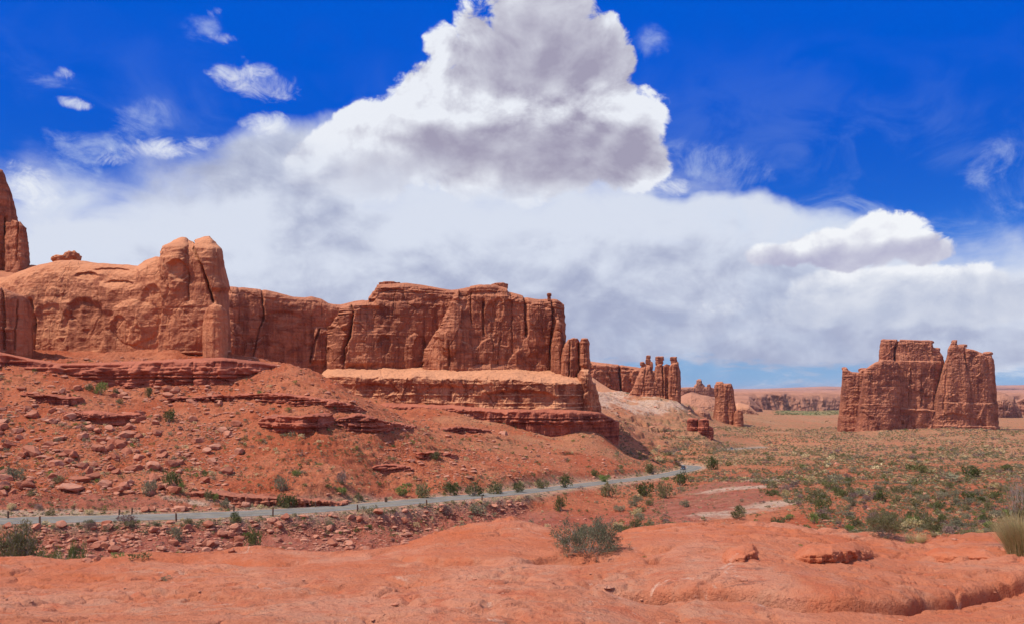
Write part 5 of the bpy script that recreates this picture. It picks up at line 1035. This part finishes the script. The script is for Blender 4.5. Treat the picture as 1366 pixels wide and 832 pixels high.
SHR = [(134, 526, 17, 17, 'brightgreen', 'bright green shrub at the foot of the layered ledge, left end'), (119, 520, 12, 9, 'olive', 'low olive shrub left of the bright green one under the layered ledge'),
       (155, 526, 9, 8, 'olive', 'small olive shrub right of the bright green one under the layered ledge'), (198, 529, 12, 12, 'olive', 'loose olive shrub under the middle of the layered ledge'), (159, 538, 11, 7, 'olive', 'low shrub on the talus below the bright green one'),
       (225, 563, 20, 17, 'darkgreen', 'lone dark green shrub on the bare red slope above the rubble'), (19, 640, 31, 17, 'sage', 'wide grey-green shrub low on the talus at the left edge'), (78, 642, 14, 9, 'olive', 'small round green shrub just left of the broad pale boulder'),
       (200, 661, 20, 21, 'sage', 'twiggy grey shrub in front of the stacked orange boulders'), (228, 650, 32, 22, 'darkgreen', 'big green bush right of the stacked orange boulders'), (243, 650, 11, 7, 'brightgreen', 'small bright shrub at the right foot of the big green bush'),
       (299, 676, 15, 11, 'sage', 'grey shrub at the left end of the broken pale ledge above the road'), (278, 667, 12, 14, 'olive', 'upright olive shrub above the road near the broken pale ledge'), (288, 668, 8, 11, 'brightgreen', 'slim bright green shrub beside the upright olive one'),
       (375, 655, 18, 20, 'sage', 'grey-green shrub standing behind the dense green road bush'), (377, 676, 20, 19, 'darkgreen', 'left half of the dense green bush on the upper verge'), (390, 676, 14, 16, 'darkgreen', 'right half of the dense green bush on the upper verge'),
       (455, 644, 16, 15, 'deadbrush', 'bare purple-brown shrub on the slope above the road'), (456, 659, 18, 10, 'brightgreen', 'bright green shrub below the purple-brown one'), (478, 666, 15, 9, 'olive', 'low olive shrub above the short dark road post'),
       (394, 634, 14, 8, 'brightgreen', 'light green shrub on the slope above the grey-green one'), (580, 612, 16, 10, 'olive', 'olive shrub alone on the bare slope below the mesa'), (537, 660, 20, 14, 'brightgreen', 'light green shrub at the left of the upper verge thicket'),
       (563, 663, 30, 18, 'olive', 'wide olive shrub on the upper verge, behind the road posts'), (601, 660, 21, 17, 'darkgreen', 'round dark green shrub on the upper verge'), (633, 661, 28, 18, 'olive', 'tall olive shrub right of the round dark green one'),
       (664, 658, 26, 13, 'olive', 'low wide olive shrub on the upper verge, middle'), (690, 656, 24, 12, 'olive', 'second low olive shrub on the upper verge, right of the middle'), (723, 651, 19, 12, 'olive', 'olive shrub on the verge where the road straightens'),
       (754, 650, 23, 17, 'darkgreen', 'big green shrub at the road edge before the bend'), (806, 642, 20, 9, 'brightgreen', 'low light shrub at the road edge before the bend'), (812, 661, 22, 18, 'olive', 'olive shrub on the near verge before the bend'),
       (748, 681, 15, 22, 'darkgreen', 'upright dark green bush on the bank below the road'), (862, 661, 26, 19, 'darkgreen', 'dark juniper left of its twin on the near verge at the bend'), (886, 664, 22, 22, 'olive', 'taller juniper right of its twin on the near verge at the bend'),
       (907, 647, 25, 17, 'darkgreen', 'green shrub hiding the road at the bend'), (637, 686, 26, 13, 'sage', 'long grey-green shrub on the bank below the road'), (594, 685, 18, 12, 'deadbrush', 'purple-brown dead shrub on the bank below the road'),
       (794, 635, 13, 10, 'darkgreen', 'small dark shrub on the slope inside the road bend'), (870, 632, 24, 14, 'olive', 'wide olive shrub on the inner side of the road bend'), (949, 626, 18, 17, 'darkgreen', 'dark green shrub right of the near car'),
       (340, 735, 27, 28, 'darkgreen', 'dark green bush at the foot of the stony bank'), (168, 696, 25, 10, 'deadbrush', 'purple-brown brush on the near verge at left'), (237, 722, 18, 20, 'sage', 'grey shrub leaning on the stony bank'),
       (1230, 630, 18, 11, 'darkgreen', 'dark green shrub on the plain below the great butte'), (1295, 635, 26, 14, 'darkgreen', 'wide dark green shrub on the right plain'), (1345, 627, 17, 8, 'darkgreen', 'dark low shrub near the right edge of the plain'),
       (1086, 697, 14, 15, 'brightgreen', 'small fresh green shrub beside the pale wash'), (1098, 681, 22, 18, 'darkgreen', 'green shrub on the scrub flat, middle'), (1230, 695, 28, 18, 'olive', 'broad olive shrub right of the round rim bush'), (1258, 697, 14, 13, 'darkgreen', 'upright dark shrub right of the broad olive one'),
       (1175, 668, 22, 16, 'darkgreen', 'dark green shrub above the round rim bush'), (1200, 656, 24, 9, 'olive', 'flat olive shrub beyond the round rim bush'), (1125, 663, 17, 10, 'darkgreen', 'small dark shrub on the scrub flat'), (1291, 666, 20, 11, 'darkgreen', 'dark shrub on the scrub flat near the right'),
       (1137, 674, 15, 12, 'sage', 'grey shrub on the scrub flat between two green ones'), (1028, 660, 18, 9, 'darkgreen', 'low green shrub at the left rim of the scrub flat'), (1325, 666, 14, 11, 'darkgreen', 'dark upright shrub left of the tall twiggy bush'), (1252, 666, 14, 12, 'sage', 'grey twiggy shrub on the scrub flat')]
for i, (u, v, w, h, mt, lab) in enumerate(SHR):
    p = hit(u, v, 60)
    if p is None or p[3]: print('no hit', lab); continue
    x, y, z, _ = p; add_shrub(x, y, z, w*y/F/2*1.12, h*y/F*1.05, mt, i % 6, lab)
def dens_shrub(u, v):
    d = .22
    if u < 560 and v < 640: d = .5
    if 380 < u < 560 and v < 490+(u-380)*.5 and v > 480: d = .7
    if u > 840 and v > 640: d = .8+0.1*(u > 1000)
    if 890 < u < 1010+(v-640)*1.3 and 640 < v < 705: d = .07
    if 820 < u < 1000 and 640 < v < 662 and u < 900+(662-v)*2: d = .6
    if u > 780 and 598 < v <= 640: d = .75
    if 560 < u <= 840 and v < 660: d = .8
    if u < 780 and 690-0.1*u+4 > v > 690-0.1*u-40+0.06*u: d = .3
    return d
WTS = ['olive', 'olive', 'sage', 'sage', 'sage', 'darkgreen', 'darkgreen', 'deadbrush', 'straw', 'straw', 'brightgreen']
NS = 230000; US = pr.uniform(-30, 1396, NS); VS = np.where(pr.uniform(size=NS) < .45, pr.uniform(480, 755, NS), pr.uniform(560, 712, NS)); CL = n2(US/30.0, VS/9.0, 87)+0.5*n2(US/9.0, VS/4.0, 88)
NEAR = np.interp(US, [0, 300, 600, 800], [694, 685, 664, 643]); VB = (np.abs(VS-NEAR-4) < 10) & (US < 900); cand = []
DS = np.array([dens_shrub(u, v) for u, v in zip(US, VS)]); keep = pr.uniform(size=NS) < np.where(VB & (np.arange(NS) > 90000), .25, 1)*np.where((US < 800) & (VS < 660) & (np.arange(NS) > 110000), .35, 1)*np.where(VB, .8, DS*np.where(CL > 0, 1.0, .42)*np.where(VS > 660, .75, 1))
for u, v, vb in zip(US[keep], VS[keep], VB[keep]):
    p = hit(u, v, 60)
    if p is None or p[3] or p[1] > 4000: continue
    x, y, z, _ = p
    s = (0.11+0.085*pr.pareto(2.2)); s = min(s, 1.0)
    if u > 820: s = min(s*1.5, 1.7)
    if y > 400: s *= 1.6
    if y > 900: s *= 1.5
    mt = WTS[int(pr.integers(0, len(WTS)))]
    if u > 820 and mt in ('straw', 'brightgreen') and pr.uniform() < .7: mt = 'sage' if mt == 'brightgreen' else 'olive'
    if vb and s < .5: mt = ('straw', 'olive', 'sage', 'deadbrush')[int(pr.integers(0, 4))]
    cand.append((s*F/y, u, v, x, y, z, s, mt))
for u, v in zip(pr.uniform(880, 1390, 26000), 569+76*pr.uniform(size=26000)**1.3):
    p = hit(u, v, 200)
    if p is None or p[3] or p[1] > 2500 or n2(np.array([u/40.]), np.array([v/3.5]), 91)[0] < -.25: continue
    s = pr.uniform(.4, .9)*(p[1]/900)**.6*(1+.5*pr.pareto(3)); cand.append((0, u, v, p[0], p[1], p[2], min(s, 2.6), ('olive', 'darkgreen', 'sage', 'olive', 'deadbrush', 'straw')[int(pr.integers(0, 6))]))
for mt, lim in (('olive', 200), ('darkgreen', 260)):       # the green meadow by the canyon mouth
    for _ in range(lim):
        u = pr.uniform(1030, 1130); v = pr.uniform(544, 553); p = hit(u, v, 1200)
        if p is None: continue
        cand.append((0, u, v, p[0], p[1], p[2], pr.uniform(1.5, 3.5), mt))
for _ in range(900):
    a = R(pr.uniform(-60, 50)); r = pr.uniform(110, 600); x, y = r*math.sin(a), r*math.cos(a)
    cand.append((0, 0, 0, x, y, ground_z(x, y), 0.2+.1*pr.pareto(2.4), WTS[int(pr.integers(0, len(WTS)))]))
dd, _ = road_dist(np.array([t[3] for t in cand]), np.array([t[4] for t in cand])); cand = [t for t, d_ in zip(cand, dd) if d_ > 4.6]
cand.sort(key=lambda t: -t[0])
TX = dict(olive='olive', sage='grey sage', darkgreen='dark green', deadbrush='purple-brown leafless', straw='straw-coloured dry', brightgreen='light green')
nind = 300-len(SHR)-12
for i, (px_, u, v, x, y, z, s, mt) in enumerate(cand[:nind]):
    if u < 780 and v > np.interp(u, [0, 300, 600, 800], [694, 685, 664, 643]): zn = 'on the bank and verge below the road'
    elif u < 420: zn = 'on the left talus above the road'
    elif u < 840: zn = 'on the slope between mesa and road'
    elif v > 640: zn = 'on the scrub flat right of the wash'
    else: zn = 'on the plain near the far road bends'
    add_shrub(x, y, z, s, s*pr.uniform(.75, 1.1), mt, int(pr.integers(0, 6)), f'low {TX[mt]} desert shrub {zn}', f'{TX[mt]} shrubs {zn}')
lowlib = {k: leaves(np.random.default_rng(k+40), 34, .30, elong=1.5, up=.3) for k in range(6)}; midlib = {k: leaves(np.random.default_rng(k+60), 110, .17, elong=1.7, up=.3) for k in range(6)}
for mt in TX:
    its = [dict(p=(x, y, z-.05), yaw=pr.uniform(0, 6.28), s=(s, s, s*pr.uniform(.65, 1.05)), k=int(pr.integers(0, 6)), px=px_) for (px_, u, v, x, y, z, s, m_) in cand[nind:] if m_ == mt]
    if its: merged(lambda it: (midlib if it['px'] > 1.6 else lowlib)[it['k']], its, 'scrub', M[mt], f'countless small {TX[mt]} tufts scattered over slopes and valley', 'scrub', quads=True)
print('rocks', len(rocks), 'shrubs', len(cand))

# ------------------------------------------------------------ road posts
m, b = new_mat('post_wood', 0.85, 0.15); lk(xmix(noise(vmul(geo(), (1, 1, .2)), 18, 4, .7).sm(.35, .65), (0.10, 0.055, 0.035), (0.22, 0.13, 0.085)), b.inputs['Base Color']); M['post'] = m
def box_np(a, bb, ch=0.02):
    bm_ = bpy_box(a, bb, ch); return bm_
import bmesh
def bm_obj(name, bm, mat, parent=None, smooth=False):
    me = bpy.data.meshes.new(name); bm.to_mesh(me); bm.free(); me.materials.append(mat)
    for p in me.polygons: p.use_smooth = smooth
    o = bpy.data.objects.new(name, me); sc.collection.objects.link(o)
    if parent: o.parent = parent
    return o
POSTS = [(11, 691, 10, 'far'), (53, 700, 12, 'near'), (159, 686.5, 8, 'far'), (176, 685.5, 9, 'far'), (235, 695, 11, 'near'), (312, 682, 8, 'far'), (364, 688, 12, 'near'), (421, 676, 8, 'far'), (477, 681, 8.5, 'near'), (515, 669.5, 7, 'far'), (569, 674, 8, 'near'), (643, 667, 6, 'near')]
order = ['first', 'second', 'third', 'fourth', 'fifth', 'sixth', 'seventh']; cnt = dict(near=0, far=0)
for (u, v, h, sd_) in POSTS:
    p = hit(u, v, 60)
    if p is None: continue
    x, y, z, _ = p; hh = h*y/F; bm = bmesh.new(); w = 0.24 if u != 515 else .55
    bmesh.ops.create_cube(bm, size=1.0); bmesh.ops.scale(bm, vec=(w, .2, hh+.3), verts=bm.verts); bmesh.ops.translate(bm, vec=(0, 0, (hh-.3)/2), verts=bm.verts)
    bmesh.ops.bevel(bm, geom=bm.edges[:], offset=.025, segments=2, affect='EDGES')
    for vt_ in bm.verts:
        if vt_.co.z > hh-.06: vt_.co.z += .06*(vt_.co.y/.1)
    o = bm_obj('road_post', bm, M['post']); o.location = (x, y, z); o.rotation_euler = (R(pr.uniform(-3, 3)), R(pr.uniform(-3, 3)), R(pr.uniform(0, 40)))
    tag(o, f'{order[cnt[sd_]]} dark wooden post from the left along the {sd_} side of the road', 'post', 'wooden posts along the road'); cnt[sd_] += 1

# ------------------------------------------------------------ cars
def mat_plain(name, col, rough=.4, spec=.5, metal=0):
    m, b = new_mat(name, rough, spec); b.inputs['Metallic'].default_value = metal; lk(xmix(noise(geo(), 3, 3, .6), col, tuple(c*1.15 for c in col)), b.inputs['Base Color']); M[name] = m; return m
mat_plain('paint_dark', (0.02, 0.028, 0.05), .25); mat_plain('paint_grey', (0.05, 0.055, 0.065), .25); mat_plain('car_glass', (0.015, 0.02, 0.025), .05, .8); mat_plain('tyre', (0.015, 0.015, 0.015), .8); mat_plain('rim', (.5, .5, .5), .3, .5, 1); mat_plain('lamp_glass', (.7, .7, .68), .1, .8); mat_plain('tail_red', (.4, .01, .01), .2)
def car(loc, yaw, paint, label, suv):
    e = bpy.data.objects.new('car', None); sc.collection.objects.link(e); e.location = loc; e.rotation_euler = (0, 0, yaw); tag(e, label, 'car')
    H = 1.72 if suv else 1.45
    low = [(-2.2, .35, .5, .80), (-2.15, .30, .88, .86), (-1.2, .26, .93, .90), (1.2, .26, .88, .90), (1.9, .28, .80, .86), (2.2, .36, .66, .74)]
    bm = bmesh.new(); rings = []
    for (x, z0, z1, w) in low:
        pf = [(-w, z0+.1), (-w, z1-.12), (-w*.93, z1), (w*.93, z1), (w, z1-.12), (w, z0+.1), (w*.9, z0), (-w*.9, z0)]; rings.append([bm.verts.new((x, y_, z_)) for y_, z_ in pf])
    for a_, b_ in zip(rings, rings[1:]):
        for k in range(8): bm.faces.new((a_[k], a_[(k+1) % 8], b_[(k+1) % 8], b_[k]))
    bm.faces.new(rings[0][::-1]); bm.faces.new(rings[-1])
    cab = [(-1.95 if suv else -1.6, .88, .80, 0), (-1.6 if suv else -1.0, H-.08, .64, 1), (-.9, H, .62, 1), (.2, H-.02, .62, 1), (1.0, .88, .78, 0)]
    bmesh.ops.recalc_face_normals(bm, faces=bm.faces); bmesh.ops.bevel(bm, geom=bm.edges[:], offset=.04, segments=2, affect='EDGES'); bm_obj('body', bm, M[paint], e, True)
    def cabin(off, zlo, zhi):
        bm = bmesh.new(); r_ = []
        for (x, z, w, t) in cab: r_.append([bm.verts.new((x, s_*(w+off), z)) for s_ in (-1, 1)])
        base = [[bm.verts.new((x, s_*(.80+off), .86)) for s_ in (-1, 1)] for (x, z, w, t) in cab]
        for i in range(len(cab)-1):
            bm.faces.new((r_[i][0], r_[i+1][0], r_[i+1][1], r_[i][1]))
            for s_ in (0, 1):
                try: bm.faces.new((r_[i][s_], r_[i+1][s_], base[i+1][s_], base[i][s_]))
                except Exception: pass
        bmesh.ops.remove_doubles(bm, verts=bm.verts, dist=.001); bmesh.ops.recalc_face_normals(bm, faces=bm.faces); return bm
    bm_obj('cabin_glass', cabin(0, 0, 0), M['car_glass'], e)
    bm = bmesh.new(); bmesh.ops.create_cube(bm, size=1); bmesh.ops.scale(bm, vec=(1.7 if suv else 1.15, 1.27, .05), verts=bm.verts); bmesh.ops.translate(bm, vec=(-.6 if suv else -.4, 0, H+.01), verts=bm.verts); bmesh.ops.bevel(bm, geom=bm.edges[:], offset=.02, segments=2, affect='EDGES'); bm_obj('roof', bm, M[paint], e, True)
    for sx in (-1.35, 1.35):
        for sy in (-.82, .82):
            bm = bmesh.new(); bmesh.ops.create_cone(bm, cap_ends=True, segments=24, radius1=.36, radius2=.36, depth=.24); bmesh.ops.rotate(bm, verts=bm.verts, cent=(0, 0, 0), matrix=__import__('mathutils').Matrix.Rotation(R(90), 3, 'X')); bmesh.ops.bevel(bm, geom=bm.edges[:], offset=.03, segments=2, affect='EDGES')
            w = bm_obj('wheel', bm, M['tyre'], e, True); w.location = (sx, sy, .36)
            bm = bmesh.new(); bmesh.ops.create_cone(bm, cap_ends=True, segments=16, radius1=.22, radius2=.18, depth=.27); bmesh.ops.rotate(bm, verts=bm.verts, cent=(0, 0, 0), matrix=__import__('mathutils').Matrix.Rotation(R(90), 3, 'X')); bm_obj('rim', bm, M['rim'], w)
    for sy in (-.62, .62):
        for nm, x, mt in (('headlight', 2.17, 'lamp_glass'), ('tail_light', -2.20, 'tail_red')):
            bm = bmesh.new(); bmesh.ops.create_cube(bm, size=1); bmesh.ops.scale(bm, vec=(.08, .32, .14), verts=bm.verts); bmesh.ops.bevel(bm, geom=bm.edges[:], offset=.03, segments=2, affect='EDGES'); h = bm_obj(nm, bm, M[mt], e); h.location = (x, sy, .64)
    return e
def on_lane(u_, v_, off):
    k = np.argmin((683+F*Cn[:, 0]/Cn[:, 1]-u_)**2+((HY-F*Cn[:, 2]/Cn[:, 1]-v_)*2)**2); return (Cn[k, 0]+Nn[k, 0]*off, Cn[k, 1]+Nn[k, 1]*off, Cn[k, 2]+.07), math.atan2(T_[k, 1], T_[k, 0])
T_ = np.gradient(Cn, axis=0)
l_, yw = on_lane(916, 626, 1.7); car(l_, yw+math.pi, 'paint_dark', 'dark blue car driving towards the viewer in the nearer road bend', True)
l_, yw = on_lane(978, 599, 1.7); car(l_, yw+math.pi, 'paint_grey', 'dark grey car on the farther stretch of road, seen tiny', False)
# ------------------------------------------------------------ air
HB = (-42000.0, -300.0, -2400.0, 42000.0, 62500.0, 420.0)
bm = bmesh.new(); bmesh.ops.create_cube(bm, size=1.0)
bmesh.ops.scale(bm, vec=(130000, 130000, 1), verts=bm.verts)
zmin = min(float(GZ.min()), min((o.matrix_basis@Vector(c)).z for o in sc.objects if o.type == 'MESH' and o.parent is None for c in o.bound_box))-1.0
zmax = max((o.matrix_basis@Vector(c)).z for o in sc.objects if o.type == 'MESH' and o.parent is None for c in o.bound_box)+5.0
for vv in bm.verts: vv.co.z = zmin if vv.co.z < 0 else zmax
m = bpy.data.materials.new('air'); m.use_nodes = True; n_ = m.node_tree; n_.nodes.clear(); out = n_.nodes.new('ShaderNodeOutputMaterial'); pv = n_.nodes.new('ShaderNodeVolumePrincipled')
pv.inputs['Color'].default_value = (0.72, 0.82, 0.97, 1); pv.inputs['Density'].default_value = 1.8e-5; pv.inputs['Anisotropy'].default_value = 0.2
n_.links.new(pv.outputs[0], out.inputs['Volume']); tag(bm_obj('haze', bm, m), kind='stuff')
